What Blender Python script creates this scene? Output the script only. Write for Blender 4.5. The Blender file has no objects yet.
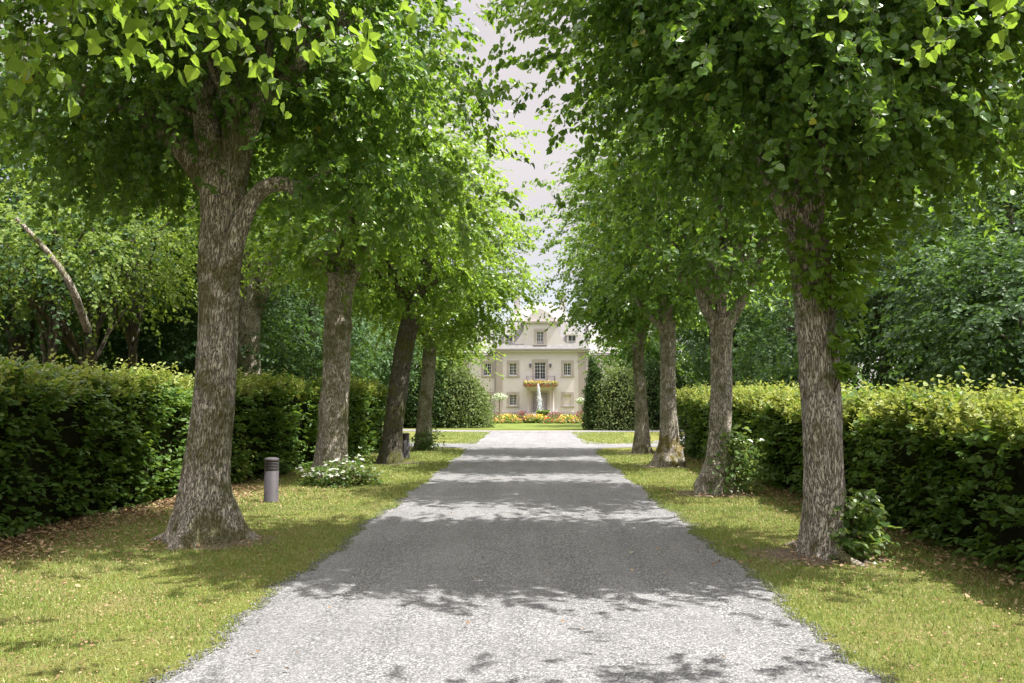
import bpy, math
import numpy as np
R = math.radians
PI = math.pi
scene = bpy.context.scene
col = scene.collection

# ------------------------------------------------------------------ camera
CAMZ, F, PITCH, YAW = 1.6, 820.0, R(4.08), R(1.4)
cam_d = bpy.data.cameras.new('camera'); cam = bpy.data.objects.new('camera', cam_d); col.objects.link(cam)
cam.location = (0, 0, CAMZ); cam.rotation_euler = (PI/2 + PITCH, 0, YAW)
cam_d.sensor_width = 36; cam_d.lens = F/1024*36; cam_d.clip_end = 1000; cam_d.clip_start = 0.05
scene.camera = cam

def ray(px, py):
    x = (px-512)/F; y = (341.5-py)/F
    v = np.array([x, math.cos(PITCH)-y*math.sin(PITCH), math.sin(PITCH)+y*math.cos(PITCH)])
    c, s = math.cos(YAW), math.sin(YAW)
    return np.array([v[0]*c-v[1]*s, v[0]*s+v[1]*c, v[2]])
def gp(px, py):
    v = ray(px, py); t = -CAMZ/v[2]; return v[0]*t, v[1]*t
def at(px, py, Y):
    v = ray(px, py); t = Y/v[1]; return np.array([v[0]*t, Y, CAMZ+v[2]*t])

# ------------------------------------------------------------------ mesh helpers
def tag(o, label=None, cat=None, group=None, kind=None):
    if label: o['label'] = label
    if cat: o['category'] = cat
    if group: o['group'] = group
    if kind: o['kind'] = kind
    return o
def thing(name, label, cat, loc=(0, 0, 0), rz=0, group=None):
    o = bpy.data.objects.new(name, None); col.objects.link(o)
    o.empty_display_size = .2
    o.location = loc; o.rotation_euler = (0, 0, rz)
    return tag(o, label, cat, group)
def mesh(name, parts, mats, parent=None, loc=(0, 0, 0)):
    """parts: list of (V, F, matindex, smooth)"""
    Vs, Ls, St, Mi, Sm = [], [], [], [], []
    off = 0; lo = 0
    for V, Fc, mi, sm in parts:
        V = np.asarray(V, dtype=np.float32).reshape(-1, 3)
        Fc = np.asarray(Fc, dtype=np.int32)
        if len(Fc) == 0: continue
        k = Fc.shape[1]; n = len(Fc)
        Vs.append(V); Ls.append((Fc+off).ravel())
        St.append(lo+np.arange(n, dtype=np.int32)*k)
        Mi.append(np.full(n, mi, np.int32)); Sm.append(np.full(n, sm, bool))
        off += len(V); lo += n*k
    V = np.concatenate(Vs); L = np.concatenate(Ls); S = np.concatenate(St)
    me = bpy.data.meshes.new(name)
    me.vertices.add(len(V)); me.vertices.foreach_set('co', V.ravel())
    me.loops.add(len(L)); me.loops.foreach_set('vertex_index', L)
    me.polygons.add(len(S)); me.polygons.foreach_set('loop_start', S)
    me.polygons.foreach_set('material_index', np.concatenate(Mi))
    me.polygons.foreach_set('use_smooth', np.concatenate(Sm))
    me.update(calc_edges=True)
    for m in (mats if isinstance(mats, (list, tuple)) else [mats]): me.materials.append(m)
    o = bpy.data.objects.new(name, me); col.objects.link(o)
    o.location = loc
    if parent: o.parent = parent
    return o
BF = np.array([[0,3,2,1],[4,5,6,7],[0,1,5,4],[1,2,6,5],[2,3,7,6],[3,0,4,7]])
def box(x0, x1, y0, y1, z0, z1, mi=0):
    V = [(x0,y0,z0),(x1,y0,z0),(x1,y1,z0),(x0,y1,z0),(x0,y0,z1),(x1,y0,z1),(x1,y1,z1),(x0,y1,z1)]
    return (V, BF, mi, False)
def prism(poly_xz, y0, y1, mi=0):
    """polygon in xz extruded along y -> parts"""
    n = len(poly_xz)
    V = [(x, y0, z) for x, z in poly_xz] + [(x, y1, z) for x, z in poly_xz]
    return [(V, [list(range(n))], mi, False), (V, [list(range(2*n-1, n-1, -1))], mi, False),
            (V, [[i, i+n, (i+1) % n+n, (i+1) % n] for i in range(n)], mi, False)]
def lathe(prof, n=24, mi=0, c=(0, 0), smooth=True):
    a = np.linspace(0, 2*PI, n, endpoint=False)
    V = np.concatenate([np.stack([c[0]+r*np.cos(a), c[1]+r*np.sin(a), np.full(n, z)], 1) for r, z in prof])
    Fc = []
    for i in range(len(prof)-1):
        for j in range(n):
            Fc.append([i*n+j, i*n+(j+1) % n, (i+1)*n+(j+1) % n, (i+1)*n+j])
    return (V, Fc, mi, smooth)
def catmull(P, m):
    P = np.asarray(P, float)
    if len(P) < 3:
        t = np.linspace(0, 1, m)[:, None]; return P[0]*(1-t)+P[-1]*t
    Q = np.vstack([2*P[0]-P[1], P, 2*P[-1]-P[-2]])
    n = len(P)-1; ts = np.linspace(0, n, m); out = []
    for t in ts:
        i = min(int(t), n-1); u = t-i
        a, b, c, d = Q[i], Q[i+1], Q[i+2], Q[i+3]
        out.append(.5*((2*b)+(-a+c)*u+(2*a-5*b+4*c-d)*u*u+(-a+3*b-3*c+d)*u**3))
    return np.array(out)
def tube(P, r, n=6, mi=0, mod=None):
    P = np.asarray(P, float); m = len(P); r = np.broadcast_to(r, (m,)).astype(float)
    T = np.gradient(P, axis=0); T /= np.linalg.norm(T, axis=1)[:, None]+1e-9
    ref = np.array([1, 0, 0.]) if abs(T[0, 0]) < .8 else np.array([0, 1., 0])
    u = np.cross(T[0], np.cross(ref, T[0])); u /= np.linalg.norm(u)
    a = np.linspace(0, 2*PI, n, endpoint=False); V = []
    for i in range(m):
        u = u-T[i]*u.dot(T[i]); u /= np.linalg.norm(u)+1e-9
        w = np.cross(T[i], u)
        rr = r[i]*(mod(a, i/(m-1), P[i]) if mod else 1.0)
        V.append(P[i]+np.outer(np.cos(a)*rr, u)+np.outer(np.sin(a)*rr, w))
    V = np.concatenate(V)
    i, j = np.meshgrid(np.arange(m-1), np.arange(n), indexing='ij'); i = i.ravel(); j = j.ravel()
    Fc = np.stack([i*n+j, i*n+(j+1) % n, (i+1)*n+(j+1) % n, (i+1)*n+j], 1)
    return (V, Fc, mi, True)
def pnoise(P, seed, freq):
    """cheap smooth noise in about -1..1"""
    rs = np.random.RandomState(seed); P = np.atleast_2d(P); s = 0
    for k in range(5):
        w = rs.normal(size=P.shape[1])*freq*(1+.45*k); s = s+np.sin(P@w+rs.uniform(0, 6.28))/(1+.5*k)
    return s/2.2

# leaf templates: axis = +x (base to tip), y = width, z = normal
def leaf_heart():
    V = np.array([[0,0,0],[-.10,.20,.03],[.12,.48,.10],[.50,.44,.07],[.80,.18,.01],[1,0,-.06],
                  [.80,-.18,.01],[.50,-.44,.07],[.12,-.48,.10],[-.10,-.20,.03],[.5,0,-.02]], float)
    return V, np.array([[0,10,3,2],[0,2,1,1],[10,5,4,3],[0,8,7,10],[0,9,8,8],[10,7,6,5]])
HEART_V = leaf_heart()[0]*np.array([1, 1, 1.9])
HEART_Q = np.array([[0,10,3,2],[10,5,4,3],[0,8,7,10],[10,7,6,5]]); HEART_T = np.array([[0,2,1],[0,9,8]])
OVAL_V = np.array([[0,0,0],[.35,.34,.07],[.75,.25,.03],[1,0,-.07],[.75,-.25,.03],[.35,-.34,.07]], float)
OVAL_Q = np.array([[0,3,2,1],[0,5,4,3]])
RHO_V = np.array([[0,0,0],[.42,.38,.08],[1,0,-.08],[.42,-.38,.08]], float)
RHO_T = np.array([[0,2,1],[0,3,2]])
def norm(v): return v/(np.linalg.norm(v, axis=-1, keepdims=True)+1e-9)
def leaves(P, A, N, size, kind='oval', mi=0):
    A = norm(A); N = norm(N-A*np.sum(A*N, 1, keepdims=True)); B = np.cross(N, A)
    T = {'heart': HEART_V, 'oval': OVAL_V, 'rho': RHO_V}[kind]
    s = np.broadcast_to(size, (len(P),))[:, None, None]
    V = P[:, None, :]+s*(T[None, :, 0:1]*A[:, None]+T[None, :, 1:2]*B[:, None]+T[None, :, 2:3]*N[:, None])
    n, k = len(P), len(T); V = V.reshape(-1, 3); o = (np.arange(n)*k)[:, None, None]
    out = []
    for Fc in {'heart': (HEART_Q, HEART_T), 'oval': (OVAL_Q,), 'rho': (RHO_T,)}[kind]:
        out.append((o+Fc[None]).reshape(-1, Fc.shape[1]))
    if len(out) == 1: return [(V, out[0], mi, False)]
    # shared vertices for both face sizes: emit mixed through duplicate index offset
    return [('MIX', V, out, mi)]
def mixmesh(name, parts, mats, parent=None, loc=(0, 0, 0)):
    """mesh() that also takes the MIX parts, keeping islands whole"""
    Vs, Ls, St, Mi, Sm = [], [], [], [], []; off = 0; lo = 0
    for p in parts:
        if isinstance(p[0], str): V, Fl, mi, sm = p[1], p[2], p[3], False
        else: V, Fl, mi, sm = np.asarray(p[0], np.float32).reshape(-1, 3), [np.asarray(p[1], np.int32)], p[2], p[3]
        for Fc in Fl:
            k = Fc.shape[1]; n = len(Fc)
            Ls.append((Fc+off).ravel().astype(np.int32)); St.append(lo+np.arange(n, dtype=np.int32)*k)
            Mi.append(np.full(n, mi, np.int32)); Sm.append(np.full(n, sm, bool)); lo += n*k
        Vs.append(V.astype(np.float32)); off += len(V)
    V = np.concatenate(Vs); L = np.concatenate(Ls); S = np.concatenate(St)
    me = bpy.data.meshes.new(name)
    me.vertices.add(len(V)); me.vertices.foreach_set('co', V.ravel())
    me.loops.add(len(L)); me.loops.foreach_set('vertex_index', L)
    me.polygons.add(len(S)); me.polygons.foreach_set('loop_start', S)
    me.polygons.foreach_set('material_index', np.concatenate(Mi))
    me.polygons.foreach_set('use_smooth', np.concatenate(Sm))
    me.update(calc_edges=True)
    for m in (mats if isinstance(mats, (list, tuple)) else [mats]): me.materials.append(m)
    o = bpy.data.objects.new(name, me); col.objects.link(o); o.location = loc
    if parent: o.parent = parent
    return o

# ------------------------------------------------------------------ materials
class NT:
    def __init__(s, name):
        s.m = bpy.data.materials.new(name); s.m.use_nodes = True; s.t = s.m.node_tree; s.t.nodes.clear()
        s.out = s.n('ShaderNodeOutputMaterial')
    def n(s, typ, **kw):
        nd = s.t.nodes.new(typ)
        for k, v in kw.items():
            if k.startswith('_'): setattr(nd, k[1:], v)
            else:
                key = int(k[1:]) if k[0] == 'i' and k[1:].isdigit() else k
                nd.inputs[key].default_value = v
        return nd
    def l(s, a, b): s.t.links.new(a, b)
    def ramp(s, fac, stops, interp='LINEAR'):
        r = s.n('ShaderNodeValToRGB'); e = r.color_ramp; e.interpolation = interp
        while len(e.elements) < len(stops): e.elements.new(.5)
        for el, (p, c) in zip(e.elements, stops):
            el.position = p; el.color = (*c, 1) if len(c) == 3 else c
        s.l(fac, r.inputs[0]); return r.outputs[0]
    def noise(s, vec, scale, detail=4, rough=.55):
        q = s.n('ShaderNodeTexNoise', Scale=scale, Detail=detail, Roughness=rough)
        if vec is not None: s.l(vec, q.inputs['Vector'])
        return q.outputs['Fac']
    def mix(s, f, a, b, blend='MIX'):
        q = s.n('ShaderNodeMix', _data_type='RGBA', _blend_type=blend)
        for v, i in ((f, 0), (a, 6), (b, 7)):
            if isinstance(v, (int, float)): q.inputs[i].default_value = v
            elif isinstance(v, tuple): q.inputs[i].default_value = (*v, 1)
            else: s.l(v, q.inputs[i])
        return q.outputs[2]
    def math(s, op, a, b=None):
        q = s.n('ShaderNodeMath', _operation=op)
        for i, v in enumerate((a, b)):
            if v is None: continue
            if isinstance(v, (int, float)): q.inputs[i].default_value = v
            else: s.l(v, q.inputs[i])
        return q.outputs[0]
    def coord(s, scale=None):
        c = s.n('ShaderNodeTexCoord').outputs['Object']
        if scale:
            mp = s.n('ShaderNodeMapping'); mp.inputs['Scale'].default_value = scale; s.l(c, mp.inputs[0]); c = mp.outputs[0]
        return c
    def pbr(s, color, rough=.7, spec=.3, bump=None, bs=.5, bd=.02, metal=0, **kw):
        p = s.n('ShaderNodeBsdfPrincipled')
        if isinstance(color, tuple): p.inputs['Base Color'].default_value = (*color, 1)
        else: s.l(color, p.inputs['Base Color'])
        p.inputs['Roughness'].default_value = rough; p.inputs['Specular IOR Level'].default_value = spec
        p.inputs['Metallic'].default_value = metal
        for k, v in kw.items(): p.inputs[k.replace('_', ' ')].default_value = v
        if bump is not None:
            b = s.n('ShaderNodeBump', Strength=bs, Distance=bd); s.l(bump, b.inputs['Height']); s.l(b.outputs[0], p.inputs['Normal'])
        return p
    def done(s, sh):
        s.l(sh.outputs[0], s.out.inputs[0]); return s.m
def leafmat(name, stops, trans, tw=.38, rough=.38, spec=.5):
    """stops: natural leaf colours, picked per leaf"""
    s = NT(name); g = s.n('ShaderNodeNewGeometry')
    c = s.ramp(g.outputs['Random Per Island'], stops)
    big = s.noise(s.coord(), .9, 2)
    c = s.mix(s.math('MULTIPLY', big, .45), c, tuple(min(1, x*1.5) for x in stops[len(stops)//2][1]))
    p = s.pbr(c, rough, spec)
    t = s.n('ShaderNodeBsdfTranslucent')
    tc = s.mix(.35, (trans[0], trans[1], trans[2]), c); s.l(tc, t.inputs[0])
    m = s.n('ShaderNodeMixShader'); m.inputs[0].default_value = tw
    s.l(p.outputs[0], m.inputs[1]); s.l(t.outputs[0], m.inputs[2])
    return s.done(m)
def plain(name, c, rough=.7, spec=.3, var=.12, sc=3, metal=0, bs=.2, bsc=40):
    s = NT(name); v = s.coord(); n = s.noise(v, sc, 6)
    a = tuple(x*(1-var) for x in c); b = tuple(min(1, x*(1+var)) for x in c)
    return s.done(s.pbr(s.ramp(n, [(.3, a), (.7, b)]), rough, spec, s.noise(v, bsc, 4), bs, .004, metal))
def barkmat(name, moss=.5, tone=1.0, foot=None):
    s = NT(name); v = s.coord((1, 1, .20)); vo = s.coord(); t = tone
    wob = s.n('ShaderNodeTexNoise', Scale=6.0, Detail=4.0); s.l(v, wob.inputs['Vector'])
    vv = s.n('ShaderNodeVectorMath', _operation='MULTIPLY_ADD'); s.l(wob.outputs['Color'], vv.inputs[0]); vv.inputs[1].default_value = (.12, .12, .12); s.l(v, vv.inputs[2])
    ridge = s.noise(vv.outputs[0], 46, 3, .6); fine = s.noise(v, 120, 6, .75); mid = s.noise(vo, 7, 4); low = s.noise(vo, 1.9, 3)
    flake = s.noise(s.coord((1, 1, .5)), 55, 5, .7)
    r1 = s.math('ABSOLUTE', s.math('SUBTRACT', ridge, .5))          # dark fissures where the noise crosses its middle
    h = s.math('MINIMUM', s.math('MULTIPLY', r1, 7.0), .6)
    h2 = s.math('ADD', s.math('MULTIPLY', h, .75), s.math('MULTIPLY', s.math('ADD', fine, flake), .35))
    c = s.ramp(h2, [(.28, (.06*t, .046*t, .036*t)), (.45, (.18*t, .15*t, .125*t)), (.60, (.30*t, .268*t, .240*t)), (.80, (.52*t, .47*t, .42*t))])
    lich = s.ramp(s.math('ADD', s.math('MULTIPLY', flake, .6), s.math('MULTIPLY', low, .45)), [(.56, (0, 0, 0)), (.62, (1, 1, 1))])
    c = s.mix(s.math('MULTIPLY', lich, .65), c, (.50*t, .48*t, .43*t))
    mo = s.ramp(s.math('ADD', s.math('MULTIPLY', low, .7), s.math('MULTIPLY', mid, .45)), [(.62-.10*moss, (0, 0, 0)), (.76-.1*moss, (1, 1, 1))])
    c = s.mix(s.math('MULTIPLY', mo, .75), c, (.14, .145, .022))
    if foot:
        xz = s.n('ShaderNodeSeparateXYZ'); s.l(vo, xz.inputs[0])
        q = s.math('ABSOLUTE', s.math('SUBTRACT', s.math('ADD', xz.outputs[2], s.math('MULTIPLY', mid, 1.6)), 1.32))
        c = s.mix(s.ramp(q, [(.08, (.8, .8, .8)), (.26, (0, 0, 0))]), c, foot)
    return s.done(s.pbr(c, .9, .15, h2, 1.0, .045))

M = {}
M['lime_dark'] = leafmat('lime leaves', [(0, (.026, .078, .030)), (.45, (.055, .13, .038)), (.93, (.11, .205, .04)), (.992, (.13, .2, .035)), (1, (.5, .38, .03))], (.40, .64, .05), .42, .33, .55)  # shaded copy of the lime leaf, bluish sky sheen put into its greens
M['lime_sun'] = leafmat('lime leaves sunlit', [(0, (.045, .105, .017)), (.5, (.085, .17, .024)), (.985, (.15, .24, .035)), (1, (.4, .33, .04))], (.46, .68, .06), .46, .33, .55)  # lit copy of the same leaf, sunlight put into a lighter, yellower colour
M['wood_leaf'] = leafmat('woodland leaves', [(0, (.022, .058, .02)), (.6, (.04, .095, .028)), (1, (.075, .14, .045))], (.18, .32, .04), .38, .5, .35)
M['wood_bright'] = leafmat('bright woodland leaves', [(0, (.06, .12, .022)), (.6, (.14, .22, .04)), (1, (.26, .32, .10))], (.42, .58, .06), .45, .5, .35)
M['hedge'] = leafmat('hedge leaves', [(0, (.045, .11, .022)), (.6, (.08, .155, .03)), (1, (.13, .21, .045))], (.36, .52, .05), .36, .45, .4)
M['hedge_shoot'] = leafmat('young hedge leaves sunlit', [(0, (.15, .22, .035)), (.6, (.28, .34, .08)), (1, (.50, .50, .24))], (.42, .46, .06), .42, .5, .3)  # young growth, its yellow raised to carry the sunlight on the hedge tops
M['yew'] = leafmat('yew foliage', [(0, (.02, .05, .016)), (.7, (.05, .095, .028)), (1, (.10, .15, .05))], (.12, .22, .03), .25, .6, .25)
M['yewlight'] = leafmat('light shrub foliage', [(0, (.06, .10, .035)), (.6, (.13, .18, .065)), (1, (.28, .32, .16))], (.3, .4, .06), .3, .6, .25)
M['shrub_leaf'] = leafmat('shrub leaves', [(0, (.03, .08, .018)), (.6, (.09, .17, .04)), (1, (.26, .32, .14))], (.38, .5, .08), .38, .32, .5)
M['white_petal'] = leafmat('white flowers', [(0, (.55, .6, .5)), (1, (.8, .82, .75))], (.7, .75, .6), .3, .5, .3)
M['yellow_petal'] = leafmat('yellow flowers', [(0, (.62, .36, .05)), (.6, (.68, .50, .07)), (1, (.72, .62, .2))], (.8, .6, .1), .3, .6, .2)
M['orange_petal'] = leafmat('orange flowers', [(0, (.55, .22, .08)), (1, (.62, .42, .16))], (.8, .4, .1), .3, .6, .2)
M['purple_leaf'] = leafmat('purple foliage', [(0, (.12, .03, .05)), (1, (.32, .12, .14))], (.3, .1, .1), .3, .6, .2)
M['red_petal'] = leafmat('red flowers', [(0, (.55, .05, .05)), (1, (.7, .15, .12))], (.6, .1, .1), .3, .6, .2)
M['bark'] = barkmat('lime bark', 1.0, 1.5); M['bark_moss'] = barkmat('mossy bark', 1.25, .8)
M['bark_dark'] = barkmat('dark bark', .8, .5); M['bark_pale'] = barkmat('pale bark', .4, 1.5)
M['bark_yellow'] = barkmat('bark with yellow moss at its foot', .5, 1.5, (.26, .20, .025))
M['twig'] = plain('twigs', (.09, .06, .035), .9, .1)
M['core'] = plain('hedge branches', (.022, .026, .012), 1, 0, .4, 9, 0, 1, 20)  # near-black filler colour, carries the shade inside hedges and bushes
M['deadleaf'] = leafmat('dry leaves', [(0, (.11, .06, .035)), (.45, (.22, .13, .075)), (.8, (.36, .26, .16)), (1, (.5, .42, .26))], (.4, .25, .08), .2, .7, .2)
M['blade'] = leafmat('grass blades', [(0, (.045, .11, .02)), (.4, (.14, .24, .045)), (.74, (.28, .35, .10)), (1, (.58, .55, .34))], (.38, .43, .12), .35, .6, .2)
def patchy(mat, straw, sc=1.6):
    """dry patches across the turf"""
    t = mat.node_tree; p = [n for n in t.nodes if n.type == 'BSDF_PRINCIPLED'][0]; src = p.inputs['Base Color'].links[0].from_socket
    tcn = t.nodes.new('ShaderNodeTexCoord'); nz_ = t.nodes.new('ShaderNodeTexNoise'); nz_.inputs['Scale'].default_value = sc; nz_.inputs['Detail'].default_value = 6
    t.links.new(tcn.outputs['Object'], nz_.inputs['Vector']); rp = t.nodes.new('ShaderNodeValToRGB')
    rp.color_ramp.elements[0].position = .46; rp.color_ramp.elements[1].position = .68; rp.color_ramp.elements[1].color = (.75, .75, .75, 1); t.links.new(nz_.outputs['Fac'], rp.inputs[0])
    mx_ = t.nodes.new('ShaderNodeMix'); mx_.data_type = 'RGBA'; t.links.new(rp.outputs[0], mx_.inputs[0]); t.links.new(src, mx_.inputs[6]); mx_.inputs[7].default_value = (*straw, 1)
    t.links.new(mx_.outputs[2], p.inputs['Base Color'])
patchy(M['blade'], (.36, .37, .17))


def gravel():
    s = NT('gravel'); v = s.n('ShaderNodeTexCoord').outputs['Object']
    vo = s.n('ShaderNodeTexVoronoi', Scale=88.0); s.l(v, vo.inputs['Vector'])
    vo2 = s.n('ShaderNodeTexVoronoi', Scale=45.0, Randomness=1.0); s.l(v, vo2.inputs['Vector'])
    bw = s.n('ShaderNodeRGBToBW'); s.l(vo.outputs['Color'], bw.inputs[0])
    c = s.ramp(bw.outputs[0], [(.10, (.035, .036, .041)), (.36, (.115, .117, .128)), (.62, (.20, .202, .215)), (.92, (.46, .46, .475))])
    bw2 = s.n('ShaderNodeRGBToBW'); s.l(vo2.outputs['Color'], bw2.inputs[0])
    c = s.mix(.16, c, s.ramp(bw2.outputs[0], [(0, (.06, .06, .063)), (1, (.42, .42, .43))]))
    # wheel tracks running down the drive: paler, finer
    x = s.n('ShaderNodeSeparateXYZ'); s.l(v, x.inputs[0])
    st = s.coord((2.2, .16, 1)); tr = s.noise(st, 1.2, 4, .6)
    c = s.mix(s.math('MULTIPLY', s.ramp(tr, [(.40, (0, 0, 0)), (.62, (1, 1, 1))]), .34), c, (.27, .27, .28), 'MIX')
    pt = s.noise(v, .8, 5, .6)
    c = s.mix(s.ramp(pt, [(.35, (.30, .30, .30)), (.6, (0, 0, 0))]), c, (.11, .111, .118))
    h = s.math('SUBTRACT', 1.0, vo.outputs['Distance'])
    h = s.math('ADD', h, s.math('MULTIPLY', s.noise(v, 9, 4), .5))
    return s.done(s.pbr(c, .9, .2, h, .7, .008))
M['gravel'] = gravel()
def groundmat():
    s = NT('grass ground'); v = s.n('ShaderNodeTexCoord').outputs['Object']
    n1 = s.noise(v, 1.3, 5, .6); n2 = s.noise(v, 45, 4, .7); n3 = s.noise(v, .5, 3)
    c = s.ramp(n2, [(.3, (.07, .085, .02)), (.55, (.17, .19, .045)), (.75, (.32, .30, .11))])
    c = s.mix(s.ramp(n1, [(.45, (0, 0, 0)), (.7, (.7, .7, .7))]), c, (.22, .185, .085))
    # bare earth and litter under the hedges
    x = s.n('ShaderNodeSeparateXYZ'); s.l(v, x.inputs[0])
    ax = s.math('SUBTRACT', s.math('MULTIPLY', x.outputs[0], 1.0), -.45)
    ax = s.math('ABSOLUTE', ax)
    e = s.math('ADD', ax, s.math('MULTIPLY', n1, 1.6))
    y = s.math('LESS_THAN', x.outputs[1], 30.0)
    soil = s.ramp(n2, [(.3, (.05, .032, .02)), (.6, (.12, .075, .045)), (.8, (.22, .15, .09))])
    f = s.math('MULTIPLY', s.ramp(s.math('DIVIDE', e, 10.0), [(.49, (0, 0, 0)), (.60, (1, 1, 1))]), y)
    c = s.mix(f, c, soil)
    return s.done(s.pbr(c, .95, .1, s.math('ADD', n2, n1), .8, .03))
M['ground'] = groundmat()
M['lawn'] = plain('far lawn', (.12, .16, .035), .95, .1, .25, 1.2, 0, .6, 60)

# ------------------------------------------------------------------ world + sun
SUN_EL, SUN_AZ = R(60), R(8)      # from the right, a little behind the camera
w = bpy.data.worlds.new('World'); scene.world = w; w.use_nodes = True
nt = w.node_tree; nt.nodes.clear()
sk = nt.nodes.new('ShaderNodeTexSky'); sk.sky_type = 'NISHITA'; sk.sun_disc = False
sk.sun_elevation = SUN_EL; sk.sun_rotation = R(90)+SUN_AZ
bg = nt.nodes.new('ShaderNodeBackground'); bg.inputs[1].default_value = .13; nt.links.new(sk.outputs[0], bg.inputs[0])
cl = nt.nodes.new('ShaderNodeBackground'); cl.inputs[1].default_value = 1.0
tc = nt.nodes.new('ShaderNodeTexCoord'); mp = nt.nodes.new('ShaderNodeMapping'); mp.inputs['Scale'].default_value = (1, 1, 2.2)
nt.links.new(tc.outputs['Generated'], mp.inputs[0])
nz = nt.nodes.new('ShaderNodeTexNoise'); nz.inputs['Scale'].default_value = 2.6; nz.inputs['Detail'].default_value = 7
nt.links.new(mp.outputs[0], nz.inputs['Vector'])
cr = nt.nodes.new('ShaderNodeValToRGB'); cr.color_ramp.elements[0].position = .3; cr.color_ramp.elements[0].color = (.80, .715, .71, 1)
cr.color_ramp.elements[1].position = .7; cr.color_ramp.elements[1].color = (.97, .89, .87, 1); nt.links.new(nz.outputs['Fac'], cr.inputs[0])
nt.links.new(cr.outputs[0], cl.inputs[0])
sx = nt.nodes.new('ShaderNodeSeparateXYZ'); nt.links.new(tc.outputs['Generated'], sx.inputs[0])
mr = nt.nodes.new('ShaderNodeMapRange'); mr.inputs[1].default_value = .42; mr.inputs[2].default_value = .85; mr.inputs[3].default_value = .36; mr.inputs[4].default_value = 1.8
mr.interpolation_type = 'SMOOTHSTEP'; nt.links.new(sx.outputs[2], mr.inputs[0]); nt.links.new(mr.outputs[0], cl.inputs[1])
fr = nt.nodes.new('ShaderNodeValToRGB'); fr.color_ramp.elements[0].position = .25; fr.color_ramp.elements[0].color = (.55,)*3+(1,)
fr.color_ramp.elements[1].position = .5; fr.color_ramp.elements[1].color = (.93,)*3+(1,); nt.links.new(nz.outputs['Fac'], fr.inputs[0])
mx = nt.nodes.new('ShaderNodeMixShader'); wo = nt.nodes.new('ShaderNodeOutputWorld')
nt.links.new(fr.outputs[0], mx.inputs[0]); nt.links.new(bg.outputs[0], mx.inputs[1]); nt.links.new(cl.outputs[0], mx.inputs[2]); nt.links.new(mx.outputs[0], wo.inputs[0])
sd = bpy.data.lights.new('sun', 'SUN'); sd.energy = 4.1; sd.angle = R(.53); sd.color = (1, .95, .86)
so = bpy.data.objects.new('sun', sd); col.objects.link(so)
from mathutils import Vector
sdir = Vector((math.cos(SUN_EL)*math.cos(SUN_AZ), -math.cos(SUN_EL)*math.sin(SUN_AZ), math.sin(SUN_EL)))
so.rotation_euler = sdir.to_track_quat('Z', 'Y').to_euler()
vs = scene.view_settings; vs.view_transform = 'Standard'; vs.look = 'None'; vs.gamma = 1; vs.exposure = 1.36
scene.cycles.max_bounces = 6; scene.cycles.diffuse_bounces = 3; scene.cycles.transmission_bounces = 6; scene.cycles.transparent_max_bounces = 6
scene.cycles.sample_clamp_indirect = 6

# ------------------------------------------------------------------ ground, drive
rng = np.random.RandomState(11)
n = 90
gx = np.sign(np.linspace(-1, 1, n))*np.abs(np.linspace(-1, 1, n))**2.2*400
gy = np.concatenate([np.linspace(-60, 0, 10)[:-1], np.linspace(0, 1, n)**2*500])
X, Y = np.meshgrid(gx, gy, indexing='ij')
i, j = np.meshgrid(np.arange(len(gx)-1), np.arange(len(gy)-1), indexing='ij'); i = i.ravel(); j = j.ravel(); m = len(gy)
V = np.stack([X.ravel(), Y.ravel(), np.zeros(X.size)], 1)
tag(mesh('ground', [(V, np.stack([i*m+j, (i+1)*m+j, (i+1)*m+j+1, i*m+j+1], 1), 0, False)], M['ground']), kind='structure')

EL, ER = -2.10, 1.97
def edge_x(y, side):
    base = EL if side < 0 else ER
    return base+.05*np.sin(y*1.7+side)+.03*np.sin(y*5.3+2*side)+.02*np.sin(y*13)+.015*np.sin(y*31+side)+.012*np.sin(y*47)
ys = np.arange(-25, 41.01, .05)
xl = edge_x(ys, -1); xr = edge_x(ys, 1)
# flare where the drive meets the crossing path
def flare(y, y0, r): return np.where(np.abs(y-y0) < r, (r-np.sqrt(np.maximum(r*r-(np.abs(y-y0)-r)**2, 0))), 0)
for y0 in (28.3, 42.0):
    d = np.clip(6.4-np.abs(ys-y0), 0, 6.4); d[ys < 28.3] = np.clip(2.6-np.abs(ys-y0), 0, 2.6)[ys < 28.3]*1.7; fl = 3.4*(1-np.sqrt(np.maximum(1-(d/6.4)**2, 0)))
    xl = xl-fl; xr = xr+fl
rows = np.concatenate([np.stack([xl, ys, np.full(len(ys), .004)], 1), np.stack([xr, ys, np.full(len(ys), .004)], 1)])
k = len(ys); q = np.arange(k-1)
tag(mesh('gravel_drive', [(rows, np.stack([q, q+k, q+k+1, q+1], 1), 0, False)], M['gravel']), kind='structure')
# crossing path that swings away to both sides, and the ring path round the lawn
def ribbon(P, wd, z, name, mat, seed):
    P = catmull(P, 80); T = norm(np.gradient(P, axis=0)); Nn = np.stack([-T[:, 1], T[:, 0]], 1)
    wv = wd/2+.06*pnoise(P, seed, 2.0)
    A = P+Nn*wv[:, None]; B = P-Nn*wv[:, None]; m = len(P); q = np.arange(m-1)
    V = np.concatenate([np.c_[A, np.full(m, z)], np.c_[B, np.full(m, z)]])
    tag(mesh(name, [(V, np.stack([q, q+1, q+m+1, q+m], 1), 0, False)], mat), kind='structure')
ribbon([(-9.5, 44), (-8.2, 37), (-5.6, 31.3), (-2.6, 28.8), (0, 28.3), (2.6, 28.8), (5.4, 31.3), (7.8, 37), (9.0, 44)], 2.1, .008, 'cross_path', M['gravel'], 3)
ribbon([(-17, 60), (-13.5, 50), (-7, 43.6), (0, 41.9), (8.5, 43.6), (15, 50), (18.3, 60)], 2.2, .012, 'ring_path', M['gravel'], 5)
a = np.linspace(0, 2*PI, 72, endpoint=False)
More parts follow.
